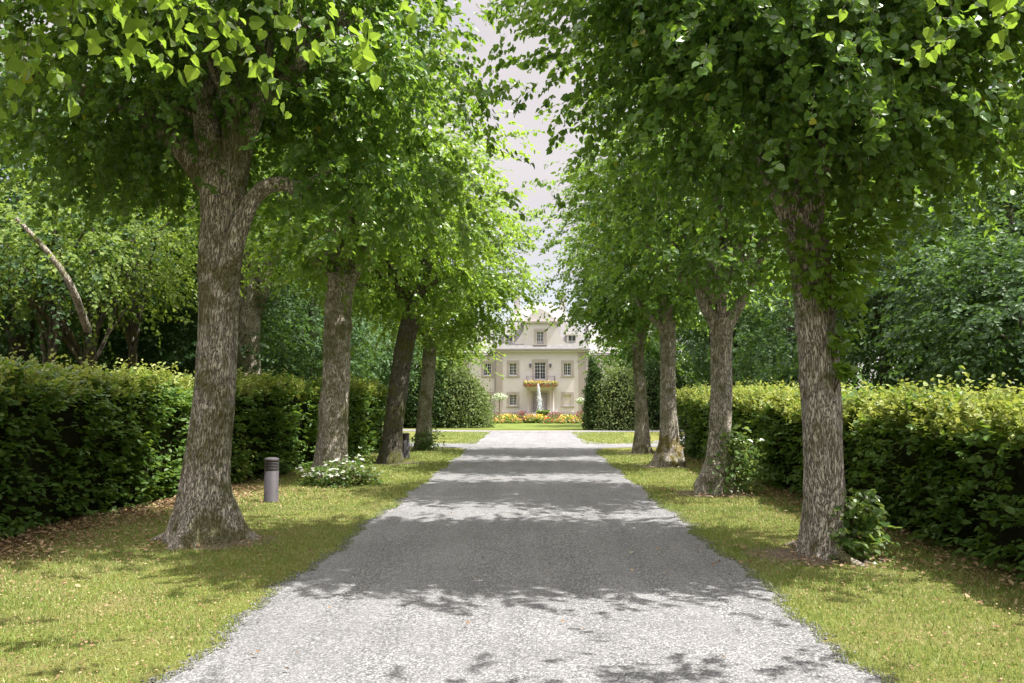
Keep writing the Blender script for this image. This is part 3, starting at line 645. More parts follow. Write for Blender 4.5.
# ------------------------------------------------------------------ hedges
def hedge(label, P0, P1, hgt, depth, dens, seed, ls=.07, bright=.3, rnd=.3, h1=None, side=1, cat='hedge'):
    """front foot line P0->P1; the hedge lies to the outer side of it"""
    P0 = np.array(P0, float); P1 = np.array(P1, float); h1 = h1 or hgt
    d = P1-P0; Lh = np.linalg.norm(d); d /= Lh; nrm = np.array([d[1], -d[0]])*side   # outward from the drive
    t = thing('hedge', label, cat, (*P0, 0), 0, 'hedges beside the drive')
    rs = np.random.RandomState(seed)
    def pos(u, v):     # u along (m), v 0..1 around profile -> local point + normal
        H = hgt+(h1-hgt)*u/Lh
        s = v*(2*H+depth); p = np.zeros((len(u), 3)); nn_ = np.zeros((len(u), 3))
        f = s < H; tp = (s >= H) & (s < H+depth); b = s >= H+depth
        a = np.where(f, 0, np.where(tp, s-H, depth)); z = np.where(f, s, np.where(tp, H, 2*H+depth-s))
        n1 = np.where(f, -1., np.where(tp, 0, 1.)); nz_ = np.where(tp, 1., 0.)
        # rounded shoulders: push points towards inside near corners
        ca = np.minimum(a, depth-a); cz = H-z
        k = np.clip(1-ca/rnd, 0, 1)*np.clip(1-cz/rnd, 0, 1)
        z = z-k*k*rnd*.45; a = a+np.where(a < depth/2, 1, -1)*k*k*rnd*.45
        nz_ = nz_+k*.8*(1-nz_); n1 = n1+np.where(a < depth/2, -1, 1)*k*.8*(1-np.abs(n1))
        p[:, :2] = d*u[:, None]+nrm*a[:, None]; p[:, 2] = z
        nn_[:, :2] = nrm*n1[:, None]; nn_[:, 2] = nz_
        return p, norm(nn_), H
    area = Lh*(2*hgt+depth); N_ = int(area*dens)
    u = rs.uniform(0, Lh, N_); v = rs.uniform(0, .80, N_)
    p, nn_, H = pos(u, v)
    und = .14*pnoise(p, seed, 2.3)+.08*pnoise(p, seed+1, 6.0)
    dep = -np.abs(rs.exponential(.09, N_))+.06
    P = p+nn_*(und+dep)[:, None]
    # the two end faces
    me_ = int(hgt*depth*dens)
    for e, sg in ((0., -1.), (Lh, 1.)):
        a = rs.uniform(0, depth, me_); z = rs.uniform(0, hgt*.97, me_)
        pe = np.c_[d*e+nrm*a[:, None], z]; ne = np.tile(np.r_[d*sg, 0.], (me_, 1))
        P = np.r_[P, pe+ne*(.1*pnoise(pe, seed, 3.0)-np.abs(rs.exponential(.08, me_))+.05)[:, None]]; nn_ = np.r_[nn_, ne]
    kk = 8; sel = rs.rand(len(P)) < 1.0/kk*(1.0+.75*pnoise(P, seed+5, 3.4))*1.05; P = P[sel]; nn_ = nn_[sel]; m = len(P)
    td = norm(nn_*.55+rs.normal(size=(m, 3))*np.array([.8, .8, .22])+np.array([0, 0, .05])); TL = rs.uniform(.14, .34, m)
    tt = (np.arange(kk)+.5)/kk-.45; sv = norm(np.cross(td, UP+rs.normal(size=(m, 3))*.25)); sg = np.where(np.arange(kk) % 2 == 0, 1., -1.)
    A = (sv[:, None]*sg[None, :, None]*.8+td[:, None]*.6+rs.normal(size=(m, kk, 3))*.25+np.array([0, 0, -.15])).reshape(-1, 3)
    N = (UP+nn_[:, None]*.45+rs.normal(size=(m, kk, 3))*.33).reshape(-1, 3)
    P = (P[:, None]+td[:, None]*(tt[None, :, None]*TL[:, None, None])+rs.normal(size=(m, kk, 3))*.012).reshape(-1, 3)
    m = len(P); P[:, 2] = np.maximum(P[:, 2], .04)
    lv = leaves(P, A, N, ls*rs.uniform(.55, 1.3, m), 'oval')
    mixmesh('foliage', lv, M['hedge'], t)
    # young shoots on the top and shoulders
    k = int(Lh*140*bright/.3); u = rs.uniform(0, Lh, k); H = hgt+(h1-hgt)*u/Lh
    a = rs.uniform(-.08, depth+.0, k); z0 = H-.04+.10*pnoise(np.c_[u, a], seed, 2.0)-np.where(a < .1, rs.uniform(0, .25, k), 0)
    out = []; tw = []
    base = np.c_[d*u[:, None]+nrm*a[:, None], z0]
    dr = norm(np.c_[rs.normal(size=(k, 2))*.55, rs.uniform(.4, 1.1, k)]); ln = rs.gamma(1.7, .075, k)+.04; ln = np.minimum(ln, .5)
    nl = 9; tt = (np.arange(nl)+.6)/nl
    Q = (base[:, None]+dr[:, None]*(tt[None, :, None]*ln[:, None, None])).reshape(-1, 3)
    sdv = norm(np.cross(dr, rs.normal(size=(k, 3)))); sg = np.where(np.arange(nl) % 2 == 0, 1., -1.)
    A = (sdv[:, None]*sg[None, :, None]+dr[:, None]*.6+rs.normal(size=(k, nl, 3))*.25).reshape(-1, 3)
    N = UP+rs.normal(size=A.shape)*.45
    out = leaves(Q, A, N, ls*.85*rs.uniform(.5, 1.2, len(Q)), 'oval')
    V = np.stack([base-sdv*.003, base+sdv*.003, base+dr*ln[:, None]], 1).reshape(-1, 3)
    mixmesh('young_shoots', out+[(V, np.arange(3*k).reshape(-1, 3), 1, False)], [M['hedge_shoot'], M['twig']], t)
    # solid dark core, the shade inside the hedge put into its colour
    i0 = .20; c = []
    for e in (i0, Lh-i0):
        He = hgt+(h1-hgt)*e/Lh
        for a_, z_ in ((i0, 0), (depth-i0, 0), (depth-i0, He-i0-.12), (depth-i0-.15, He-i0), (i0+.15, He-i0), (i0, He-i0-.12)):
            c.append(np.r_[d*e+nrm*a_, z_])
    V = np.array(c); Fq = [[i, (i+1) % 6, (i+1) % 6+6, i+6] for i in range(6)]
    mesh('shade_core', [(V, Fq, 0, False), (V, [[5, 4, 3, 2, 1, 0], [6, 7, 8, 9, 10, 11]], 0, False)], M['core'], t)
    return t
hedge('long clipped hedge left of the nearest thick lime', (-6.9, 2.2), (-5.75, 14.3), 1.88, 1.1, 620, 51, .085, .3, side=-1)
hedge('clipped hedge block behind the nearer bollard light', (-5.75, 15.6), (-5.15, 20.6), 1.93, 1.1, 420, 52, .09, .3, side=-1)
hedge('clipped hedge block between the white flowered plant lime and the leaning lime', (-4.95, 21.6), (-4.7, 27.0), 2.0, 1.0, 330, 53, .10, .3, side=-1)
hedge('long sunlit hedge along the right verge of the drive', (4.45, 3.5), (4.55, 26.0), 1.36, 1.5, 560, 54, .085, .75, h1=1.75, side=1)

# ------------------------------------------------------------------ woodland
def wood_tree(name, label, x, y, H, rad, seed, leaf, group=None, bark='bark_dark', ls=.2, nb=90, nt=16, nl=8, base=.2, tr=.2, rz=0, lean=(0, 0), cat='tree'):
    t = thing(name, label, cat, (x, y, 0), rz, group)
    zc = H*(base+1)/2; sz_ = H*(1-base)/2
    P = [(0, 0, -.1), (lean[0]*.3, lean[1]*.3, H*.2), (lean[0]*.7, lean[1]*.7, H*.45), (lean[0], lean[1], H*.8)]
    mixmesh('trunk', [trunk_mesh(P, (tr*1.3, tr, tr*.8, tr*.25), seed, .4, n=20, m=30)], M[bark], t)
    lv, tw, B, Pl = crown((lean[0]*.6, lean[1]*.6, zc), (rad, rad, sz_), nb, nt, nl, seed, ls, 'rho', spread=(.62, .26), tw_len=.6, hollow=.3, pw=2.3)
    mixmesh('crown', lv, M[leaf], t)
    mixmesh('limbs', limbs((lean[0]*.4, lean[1]*.4, H*.3), B, seed, tr*.5, 6, 4, 6), M[bark], t)
    return t
def dup(root, loc_, rz, scl, label=None, group=None):
    r = root.copy(); col.objects.link(r); r.location = loc_; r.rotation_euler = (0, 0, rz); r.scale = (scl,)*3
    if label: r['label'] = label
    if group: r['group'] = group
    for ch in list(root.children):
        c = ch.copy(); col.objects.link(c); c.parent = r
    return r
wood_tree('woodland_tree', 'bright yellow green tree with slanting bare branch behind the left hedge', -9.6, 17.5, 7.2, 2.9, 61, 'wood_bright', ls=.10, nb=74, nt=16, nl=10, base=.42, tr=.11)
wt = bpy.data.objects['woodland_tree']
for k_, (px_, Y_, h_, lb_) in enumerate(((45, 17.0, 6.5, 'thin dark stem leaning in the wood at the left edge of the view'), (132, 19.0, 8.0, 'slim dark tree between the bright yellow green tree and the nearest left lime'), (16, 20.5, 8.5, 'slim dark tree at the far left edge behind the hedge'))):
    xx0 = at(px_, 380, Y_)[0]; wood_tree('slim_tree', lb_, xx0, Y_, h_, 1.5, 90+k_, 'wood_bright' if k_ == 1 else 'wood_leaf', ls=.12, nb=34, nt=14, nl=8, base=.5, tr=.10, lean=(.2-.2*k_, 0))
brp = [at(88, 330, 15.6), at(70, 284, 14.8), at(46, 250, 14.6), at(16, 218, 14.4)]
mixmesh('bare_branch', [tube(catmull([p-np.array([-9.6, 17.5, 0]) for p in brp], 14), np.linspace(.075, .035, 14), 8)], M['bark_pale'], wt)
bigt = at(247, 400, 24)
wood_tree('woodland_tree', 'grey ivy clad trunk seen above the hedge right of the nearest lime', bigt[0], 24, 12, 3.6, 62, 'wood_leaf', ls=.2, nb=90, base=.42, tr=.36, bark='bark')
GL, GR = 'trees of the wood behind the left hedge', 'trees of the wood behind the right hedge'
LL, LR = 'dark leafy tree standing in the wood behind the left hedges', 'dark leafy tree standing in the wood behind the right hedge'
p1 = wood_tree('woodland_tree', LL, -13.5, 21.5, 12, 3.6, 63, 'wood_leaf', GL, ls=.19, nb=120, base=.12, tr=.2)
p2 = wood_tree('woodland_tree', LL, -19.0, 27, 14, 4.2, 64, 'wood_leaf', GL, ls=.22, nb=120, base=.15, tr=.24, lean=(.5, .2))
p3 = wood_tree('woodland_tree', LR, 14.2, 24.5, 12, 4.0, 65, 'wood_leaf', GR, ls=.20, nb=130, base=.05, tr=.22)
rs = np.random.RandomState(77)
for x, y, s, p in ((-11.5, 29, .9, p1), (-15.5, 33, 1, p2), (-22, 35, 1, p1), (-25, 30, 1, p2), (-9.5, 35, .85, p3), (-13, 41, 1, p1), (-18.5, 42, 1.05, p2), (-10, 47, .9, p3), (-26, 44, 1.1, p1),
                   (-14.5, 53, 1, p2), (-22, 54, 1.1, p3), (-11.5, 60, .9, p1), (-17, 17.5, .9, p3), (-9.3, 25.5, .62, p3), (-12.6, 25.2, .7, p1)):
    dup(p, (x, y, 0), rs.uniform(0, 6.28), s*rs.uniform(.92, 1.08), LL, GL)
for x, y, s, p in ((13.2, 31, .9, p1), (18.5, 29, 1, p2), (17.5, 37, 1.05, p1), (12, 38, .85, p3), (22.5, 34, 1.1, p3), (11, 45, .9, p1), (16.5, 46, 1.05, p2), (23, 44, 1.1, p1), (11.5, 54, .95, p3), (18, 56, 1.1, p1), (28, 40, 1.2, p2), (20, 24.5, 1, p1)):
    dup(p, (x, y, 0), rs.uniform(0, 6.28), s*rs.uniform(.92, 1.08), LR, GR)
wood_tree('chestnut_tree', 'broad low chestnut with drooping leaves behind the right hedge', 12.3, 19.8, 6.4, 3.0, 66, 'wood_leaf', ls=.15, nb=130, nt=16, nl=8, base=.08, tr=.22)
wood_tree('woodland_tree', 'pale green tree rising above the chestnut behind the right hedge', 17.2, 23.5, 11.5, 3.3, 67, 'wood_bright', ls=.15, nb=110, base=.3, tr=.2)
wood_tree('park_tree', 'green tree rising behind the shrubs at the left end of the house', -6.0, 50, 9.5, 2.5, 68, 'wood_bright', ls=.2, nb=110, base=.15, tr=.2)
wood_tree('park_tree', 'green tree rising behind the dark yew at the right end of the house', 6.9, 50, 9.5, 2.4, 69, 'lime_dark', ls=.2, nb=110, base=.15, tr=.2)
# far wood as one mass on both sides
def mass(name, boxes, seed, ls=.55, per=2600):
    rs = np.random.RandomState(seed); out = []
    for (x, y, rx, ry, H) in boxes:
        d = norm(rs.normal(size=(per, 3))); d[:, 2] = np.abs(d[:, 2])*rs.uniform(.2, 1, per)
        r = rs.uniform(.8, 1.05, per)*(1+.12*pnoise(d, seed+int(x), 3.0))
        P = np.array([x, y, 0])+d*np.array([rx, ry, H])*r[:, None]
        A = d*.5+rs.normal(size=(per, 3))*.6; N = UP*.6+d+rs.normal(size=(per, 3))*.5
        out += leaves(P, A, N, ls*rs.uniform(.6, 1.4, per), 'rho')
    tag(mixmesh(name, out, M['wood_leaf']), kind='stuff')
bl = []
for y in range(20, 100, 9):
    bl += [(-22-(y*.25), y+4, 7, 6, 12), (20+(y*.25)+4, y+4, 7, 6, 12)]
bl += [(-19, 66, 7, 6, 11), (-17, 77, 6, 6, 11), (19, 66, 7, 6, 11), (20, 77, 6, 6, 11), (-32, 95, 14, 8, 15), (33, 95, 14, 8, 15)]
bl += [(-30-8*k, 16+3*k, 7, 7, 11) for k in range(4)]+[(27+8*k, 16+3*k, 7, 7, 11) for k in range(4)]
mass('distant_wood', bl, 71)
ub = []
for y in np.arange(9, 46, 3.2):
    ub += [(-10.5-.18*y+rs.uniform(-1, 1), y, 1.8, 1.8, rs.uniform(1.6, 3.2)), (9.5+.14*y+rs.uniform(-1, 1), y+3, 1.8, 1.8, rs.uniform(1.6, 3.0))]
mass('undergrowth', ub, 72, .2, 1500)

# ------------------------------------------------------------------ shrubs near the house
def bush(name, label, x, y, rx, ry, H, seed, mat, ls=.16, per=9000, pw=2.4, cat='shrub', core=True, group=None):
    t = thing(name, label, cat, (x, y, 0), 0, group); rs = np.random.RandomState(seed)
    d = norm(rs.normal(size=(per, 3))); ln = (np.abs(d)**pw).sum(1)**(1/pw); dd = d/ln[:, None]
    r = (1-np.abs(rs.exponential(.07, per)))*(1+.09*pnoise(d, seed, 3.2)+.05*pnoise(d, seed+1, 9.0))
    d[:, 2] = np.where(d[:, 2] < -.3, -d[:, 2], d[:, 2]); dd[:, 2] = np.abs(dd[:, 2])
    P = dd*np.array([rx, ry, H*.93])*(.88*r)[:, None]
    k = per//70; ci = rs.randint(0, per, k); lob = np.repeat(P[ci], 36, 0)+norm(rs.normal(size=(k*36, 3)))*(rs.uniform(.5, 1, (k*36, 1))*np.repeat(rs.uniform(.2, .5, k), 36)[:, None]*min(rx, 1.8))
    P[:len(lob)] = lob[:per]; P[:, 2] = np.maximum(P[:, 2], .05)
    A = d*.6+rs.normal(size=(per, 3))*.5+np.array([0, 0, .1]); N = UP*.5+d*.7+rs.normal(size=(per, 3))*.45
    mixmesh('foliage', leaves(P, A, N, ls*rs.uniform(.5, 1.3, per), 'rho'), M[mat], t)
    a = np.linspace(0, 1, 9); prof = [(max(.02, .74*min(rx, ry)*math.sqrt(max(0, 1-q_**2.2))), H*.76*q_+.02) for q_ in a]
    mesh('shade_core', [lathe(prof, 14)], M['core'], t)  # solid dark filler, the bush's inner shade put into its colour
    return t
x, y = gp(462, 428); bush('shrub', 'broad light green shrub left of the house front', x-.1, y+.8, 1.9, 1.7, 4.0, 81, 'yewlight', .13, 11000, 1.9)
x, y = gp(437, 428); bush('shrub', 'rounded dark shrub behind the farthest left lime', x-.6, y+1, 2.0, 2.0, 4.3, 82, 'yew', .15, 9000, 2.0)
x, y = gp(482, 427); bush('shrub', 'small low shrub nearest the left end of the flower bed', x-.6, y+2.4, .95, 1.2, 3.0, 83, 'yewlight', .14, 5000)
x, y = gp(597, 430); bush('yew_column', 'tall dark narrow yew right of the house front', x-.1, y+.6, .62, .7, 4.6, 84, 'yew', .12, 7000, 2.0)
x, y = gp(617, 430); bush('shrub', 'grey green bushy shrub between the dark yew and the farthest right lime', x+.2, y+.2, 1.6, 1.5, 4.1, 85, 'yewlight', .12, 9000, 1.9)
x, y = gp(650, 430); bush('shrub', 'dark shrub behind the farthest right lime trunk', x+.6, y+2, 2.2, 2.0, 4.4, 86, 'yew', .15, 9000, 2.0)
bush('shrub', 'dark rounded shrub at the far end of the right hedge', 10.2, 32, 2.2, 2.2, 3.6, 87, 'wood_leaf', .17)
bush('shrub', 'dark rounded shrub at the far end of the left hedges', -10.2, 33, 2.0, 2.2, 3.4, 88, 'wood_leaf', .17)

# ------------------------------------------------------------------ bollard lights
M['boll'] = plain('grey purple painted metal', (.07, .064, .074), .65, .3, .12, 9, 0, .05)
M['bollslot'] = plain('dark slots', (.03, .03, .035), .6, .3)
def bollard(label, x, y, H, r=.11, first=None):
    if first: return dup(first, (x, y, 0), .1, 1, label)
    t = thing('bollard_light', label, 'bollard light', (x, y, 0), 0, 'bollard lights on the left verge')
    mesh('post', [lathe([(r*1.12, 0), (r*1.12, .02), (r, .03), (r, H*.70), (r*.97, H*.702), (r*.97, H*.71), (r, H*.712), (r, H*.74)], 40)], M['boll'], t)
    lv = []; z = H*.74; k = 5; dz = H*.034
    inner = lathe([(r*.82, H*.73), (r*.82, H*.93)], 32, 0)
    for q_ in range(k): lv.append(lathe([(r*.82, z+q_*dz+.004), (r, z+q_*dz), (r, z+q_*dz+dz*.45), (r*.84, z+q_*dz+dz*.62)], 40, 0))
    mesh('louvres', lv, M['boll'], t); mesh('lamp_glass', [inner], M['bollslot'], t)
    mesh('cap', [lathe([(r*.8, H*.905), (r, H*.91), (r*1.02, H*.955), (r*.93, H*.975), (r*.6, H*.993), (.004, H)], 40)], M['boll'], t)
    return t
x, y = gp(271, 502); b1 = bollard('grey bollard light standing nearest on the left verge in open grass', x, y, .70)
x, y = gp(405.5, 458); bollard('grey bollard light between the dark leaning lime and the farthest left lime', x, y, .70, first=b1)

# ------------------------------------------------------------------ the house
HY, HX = 87.0, .67
M['plaster'] = plain('cream plaster', (.60, .565, .575), .85, .2, .05, .8, 0, .15, 20)
M['stone'] = plain('grey pink stone trim', (.40, .355, .34), .85, .2, .07, 2)
M['roof'] = plain('pale slate roof', (.24, .235, .24), .7, .3, .15, 3)
M['cornice'] = plain('dark cornice', (.24, .22, .22), .7, .3)
M['whitewood'] = plain('white painted wood', (.80, .80, .82), .5, .4, .03)
M['glass'] = NT('window glass'); M['glass'] = M['glass'].done(M['glass'].pbr((.035, .04, .05), .08, .6))
M['blind'] = plain('pale closed blind', (.62, .56, .52), .8, .2)
M['iron'] = plain('dark iron', (.12, .12, .15), .5, .4, .1, 5, .3)
M['paledoor'] = plain('grey painted door', (.36, .33, .37), .6, .3)
house = thing('manor_house', 'cream two storey manor house at the end of the drive', 'house', (HX, HY, 0))
def z_at(py): return CAMZ+(400-py)/9.425
def x_at(px): return (px-532)/9.425-HX
CZ = z_at(352.5)
WX, GFZ, UFZ = 3.0, (z_at(405.5), z_at(394.5)), (z_at(375.5), z_at(363))
wx = [x_at(513), x_at(567.3)]
win_w = .40
dw = .58
holes = []
for c in wx: holes += [(c-win_w, c+win_w, *GFZ), (c-win_w, c+win_w, *UFZ)]
dc = x_at(540)
holes += [(dc-dw, dc+dw, z_at(379.5), z_at(362)), (dc-.75, dc+.75, .3, z_at(393))]
def wall_holes(x0, x1, z0, z1, holes, y0, y1):
    xs = sorted({x0, x1, *[h[0] for h in holes], *[h[1] for h in holes]}); zs = sorted({z0, z1, *[h[2] for h in holes], *[h[3] for h in holes]})
    xs = [v for v in xs if x0 <= v <= x1]; out = []
    for a, b in zip(xs[:-1], xs[1:]):
        z = z0
        cuts = sorted([(h[2], h[3]) for h in holes if h[0] <= a+1e-6 and h[1] >= b-1e-6])
        for c0, c1 in cuts:
            if c0 > z: out.append(box(a, b, y0, y1, z, c0))
            z = c1
        if z < z1: out.append(box(a, b, y0, y1, z, z1))
    return out
XL, XR = x_at(495.5), x_at(585.5)
wall = wall_holes(XL, XR, -.1, CZ, holes, 0, .4)
wall += [box(XL, XL+.4, .4, 12, -.1, CZ), box(XR-.4, XR, .4, 12, -.1, CZ), box(XL+.4, XR-.4, 11.6, 12, -.1, CZ), box(XL+.41, XR-.41, 1.6, 1.7, 0, CZ-.1)]
WW = 7.0; wgc = x_at(487)
hl = [(wgc-win_w, wgc+win_w, *GFZ), (wgc-win_w, wgc+win_w, *UFZ)]
wl = [(c, ) for c in (wgc, wgc-2.6)]
holesL = [(c-win_w, c+win_w, *g) for c in (wgc, wgc-2.6, wgc-5.0) for g in (GFZ, UFZ)]
mid = (XL+XR)/2; holesR = [(2*mid-h[1], 2*mid-h[0], h[2], h[3]) for h in holesL]
wall += wall_holes(XL-WW, XL-.003, -.1, CZ-.3, holesL, .7, 1.1)+wall_holes(XR+.003, XR+WW, -.1, CZ-.3, holesR, .7, 1.1)
wall += [box(XL-WW, XL-WW+.4, 1.1, 11, -.1, CZ-.3), box(XR+WW-.4, XR+WW, 1.1, 11, -.1, CZ-.3), box(XL-WW+.4, XL-.01, 10.6, 11, -.1, CZ-.3), box(XR+.01, XR+WW-.4, 10.6, 11, -.1, CZ-.3),
         box(XL-WW+.41, XL-.02, 2.2, 2.3, 0, CZ-.4), box(XR+.02, XR+WW-.41, 2.2, 2.3, 0, CZ-.4)]
mesh('wall', wall, M['plaster'], house)
# corner pilasters, plinth, cornice
for a, b in ((XL+.04, XL+.72), (XR-.76, XR-.04)): mesh('pilaster', [box(a, b, -.07, -.002, .35, CZ-.02), box(a-.05, b+.05, -.10, -.002, CZ-.30, CZ-.025)], M['stone'], house)
mesh('plinth', [box(XL-.04, dc-.9, -.09, -.003, -.1, .32), box(dc+.9, XR+.04, -.09, -.003, -.1, .32)], M['stone'], house)
mesh('cornice', [box(XL-.25, XR+.25, -.30, .5, CZ+.005, CZ+.16), box(XL-.38, XR+.38, -.42, .5, CZ+.163, CZ+.30, 0)], [M['plaster']], house)
mesh('gutter', [box(XL-.48, XR+.48, -.52, -.425, CZ+.20, CZ+.36, 0), box(XL-WW-.3, XL-.5, .42, .52, CZ-.15, CZ-.02), box(XR+.5, XR+WW+.3, .42, .52, CZ-.15, CZ-.02)], M['cornice'], house)
for px in (495.0, 586.0): mesh('downpipe', [lathe([(.06, 0), (.06, CZ)], 8, 0, (x_at(px), -.12))], M['cornice'], house)
def window(cx, z0, z1, w_, y, blind=False, cols=2, rws=4, lab=None, sur=.26):
    f = []
    s = sur
    f += [box(cx-w_-s, cx-w_, y-.05, y-.002, z0-.02, z1+s), box(cx+w_, cx+w_+s, y-.05, y-.002, z0-.02, z1+s), box(cx-w_, cx+w_, y-.05, y-.002, z1, z1+s)]
    f += [box(cx-w_-s-.05, cx+w_+s+.05, y-.12, y-.002, z0-.14, z0-.022)]
    wn = mesh('window', f, M['stone'], house)
    if lab: wn['label'] = lab
    mesh('pane', [box(cx-w_, cx+w_, y+.20, y+.22, z0, z1)], M['blind' if blind else 'glass'], wn)
    b = [box(cx-w_, cx-w_+.045, y+.12, y+.19, z0, z1), box(cx+w_-.045, cx+w_, y+.12, y+.19, z0, z1), box(cx-w_+.045, cx+w_-.045, y+.12, y+.19, z1-.07, z1), box(cx-w_+.045, cx+w_-.045, y+.12, y+.19, z0, z0+.07)]
    if not blind:
        b += [box(cx-.025, cx+.025, y+.13, y+.19, z0+.07, z1-.07)]
        for c_ in range(1, cols):
            for sg in (-1, 1): b += [box(cx+sg*w_/2-.011, cx+sg*w_/2+.011, y+.15, y+.18, z0+.07, z1-.07)]
        for r_ in range(1, rws):
            zz = z0+(z1-z0)*r_/rws; b += [box(cx-w_+.045, cx+w_-.045, y+.152, y+.178, zz-.011, zz+.011)]
    mesh('glazing_bars', b, M['whitewood'], wn)
    return wn
for i_, c in enumerate(wx):
    window(c, *GFZ, win_w, 0, blind=(i_ == 1), lab='window with closed pale blind' if i_ == 1 else None)
    window(c, *UFZ, win_w, 0)
for h in holesL[:6]+holesR[:6]: window((h[0]+h[1])/2, h[2], h[3], win_w, .7)
window(dc, z_at(379.5), z_at(362), dw, 0, rws=5, lab='tall balcony door window', sur=.27)
# entrance
dz1 = z_at(393)
mesh('door', [box(dc-.72, dc-.01, .22, .28, .3, dz1-.05), box(dc+.01, dc+.72, .22, .28, .3, dz1-.05)]+[box(dc+s_*.36-.2, dc+s_*.36+.2, .2, .22, z_, z_+.8) for s_ in (-1, 1) for z_ in (.45, 1.35)], M['paledoor'], house)
mesh('door_frame', [box(dc-1.0, dc-.752, -.05, .1, .1, dz1+.2), box(dc+.752, dc+1.0, -.05, .1, .1, dz1+.2), box(dc-.75, dc+.75, -.05, .1, dz1+.002, dz1+.2)], M['stone'], house)
mesh('door_steps', [box(dc-1.8, dc+1.8, -1.9, -.1, 0, .14), box(dc-1.6, dc+1.6, -1.6, -.1, .142, .28)], M['stone'], house)
bz = z_at(385.5)
for px in (528.5, 552.5):
    cx_ = x_at(px); mesh('column', [lathe([(.17, .28), (.17, .42), (.13, .46), (.115, bz-.5), (.15, bz-.44), (.17, bz-.4), (.17, bz-.32)], 16, 0, (cx_, -1.1))], M['stone'], house)
mesh('porch_beam', [box(x_at(526), x_at(555), -1.3, -.003, bz-.318, bz-.10)], M['plaster'], house)
mesh('balcony_floor', [box(x_at(524.8), x_at(556.2), -1.45, -.004, bz-.098, bz+.04)], M['stone'], house)
rail = []
z0, z1 = bz+.05, z_at(376.5)
xa, xb = x_at(526.5), x_at(554.5)
for xx_ in np.linspace(xa, xb, 27): rail.append(tube([(xx_, -1.38, z0), (xx_, -1.38, z1)], .014, 5))
for yy_ in np.linspace(-1.38, -.05, 12):
    for xx_ in (xa, xb): rail.append(tube([(xx_, yy_, z0), (xx_, yy_, z1)], .014, 5))
for z_ in (z0+.05, z1): rail += [tube([(xa, -1.38, z_), (xb, -1.38, z_)], .025, 6), tube([(xa, -1.38, z_), (xa, -.02, z_)], .025, 6), tube([(xb, -1.38, z_), (xb, -.02, z_)], .025, 6)]
mesh('balcony_railing', rail, M['iron'], house)
for px in (530.2, 550.3):
    cx_ = x_at(px); z_ = z_at(366)
    mesh('wall_lantern', [lathe([(.03, z_-.2), (.10, z_-.12), (.13, z_+.12), (.15, z_+.14), (.02, z_+.26)], 6, 0, (cx_, -.22), False), box(cx_-.03, cx_+.03, -.12, -.003, z_+.1, z_+.16)], M['iron'], house)
# roofs
RZ = CZ+.30
def frust(x0, x1, y0, y1, z0, x2, x3, y2, y3, z1):
    V = [(x0,y0,z0),(x1,y0,z0),(x1,y1,z0),(x0,y1,z0),(x2,y2,z1),(x3,y2,z1),(x3,y3,z1),(x2,y3,z1)]
    return (V, BF, 0, False)
rf = mesh('roof', [frust(XL-.4, XR+.4, -.4, 12.4, RZ+.003, XL+1.1, XR-1.1, 1.2, 10.8, RZ+3.2), frust(XL+1.0, XR-1.0, 1.1, 10.9, RZ+3.203, XL+3.6, XR-3.6, 5.6, 6.4, RZ+5.6),
      frust(XL-WW-.3, XL-.42, .45, 11.3, CZ-.29, XL-WW+1.5, XL-.42, 4.5, 6.5, CZ+3.6), frust(XR+.42, XR+WW+.3, .45, 11.3, CZ-.29, XR+.42, XR+WW-1.5, 4.5, 6.5, CZ+3.6)], M['roof'], house)
for sx in (-1, 1): mesh('chimney', [box(mid+sx*2.6-.35, mid+sx*2.6+.35, 6, 6.9, RZ+3.4, RZ+6.4), box(mid+sx*2.6-.42, mid+sx*2.6+.42, 5.93, 6.97, RZ+6.403, RZ+6.6)], M['plaster'], rf)
gz0, gz1 = RZ+.01, z_at(324)
gc = x_at(540.3); gw = 1.75
gwz = (z_at(344.3), z_at(331.5))
gab = wall_holes(gc-gw, gc+gw, gz0, gz1, [(gc-.38, gc+.38, *gwz)], -.15, .15)
gab += [box(gc-gw, gc-gw+.2, .15, 3.0, gz0, gz1), box(gc+gw-.2, gc+gw, .15, 3.0, gz0, gz1), box(gc-gw+.21, gc+gw-.21, .9, 1.0, gz0, gz1-.05)]
gab += [box(gc-gw-.1, gc+gw+.1, -.22, 3.1, gz1+.002, gz1+.12)]
def volute(sx):
    pts = [(0, gz0), (0, gz1-.3)]
    for k in range(13):
        t_ = k/12; pts.append((1.25*t_**.75, gz1-.5-(gz1-.5-gz0-.35)*(t_**.55)))
    pts.append((1.3, gz0)); pts = [(gc+sx*(gw+.003+p_[0]), p_[1]) for p_ in pts]
    return prism(pts if sx > 0 else pts[::-1], -.10, .12)
gab += volute(1)+volute(-1)
ped = prism([(gc-gw-.1, gz1+.30), (gc+gw+.1, gz1+.30), (gc+.75, z_at(312)), (gc, z_at(308)), (gc-.75, z_at(312))], -.15, 3.0)
gb = mesh('gable', gab+ped, M['plaster'], house)
mesh('gable_cornice', [box(gc-gw-.3, gc+gw+.3, -.36, 3.2, gz1+.123, gz1+.295)], M['stone'], gb)
gwn = window(gc, *gwz, .38, -.15, rws=4, sur=.28)
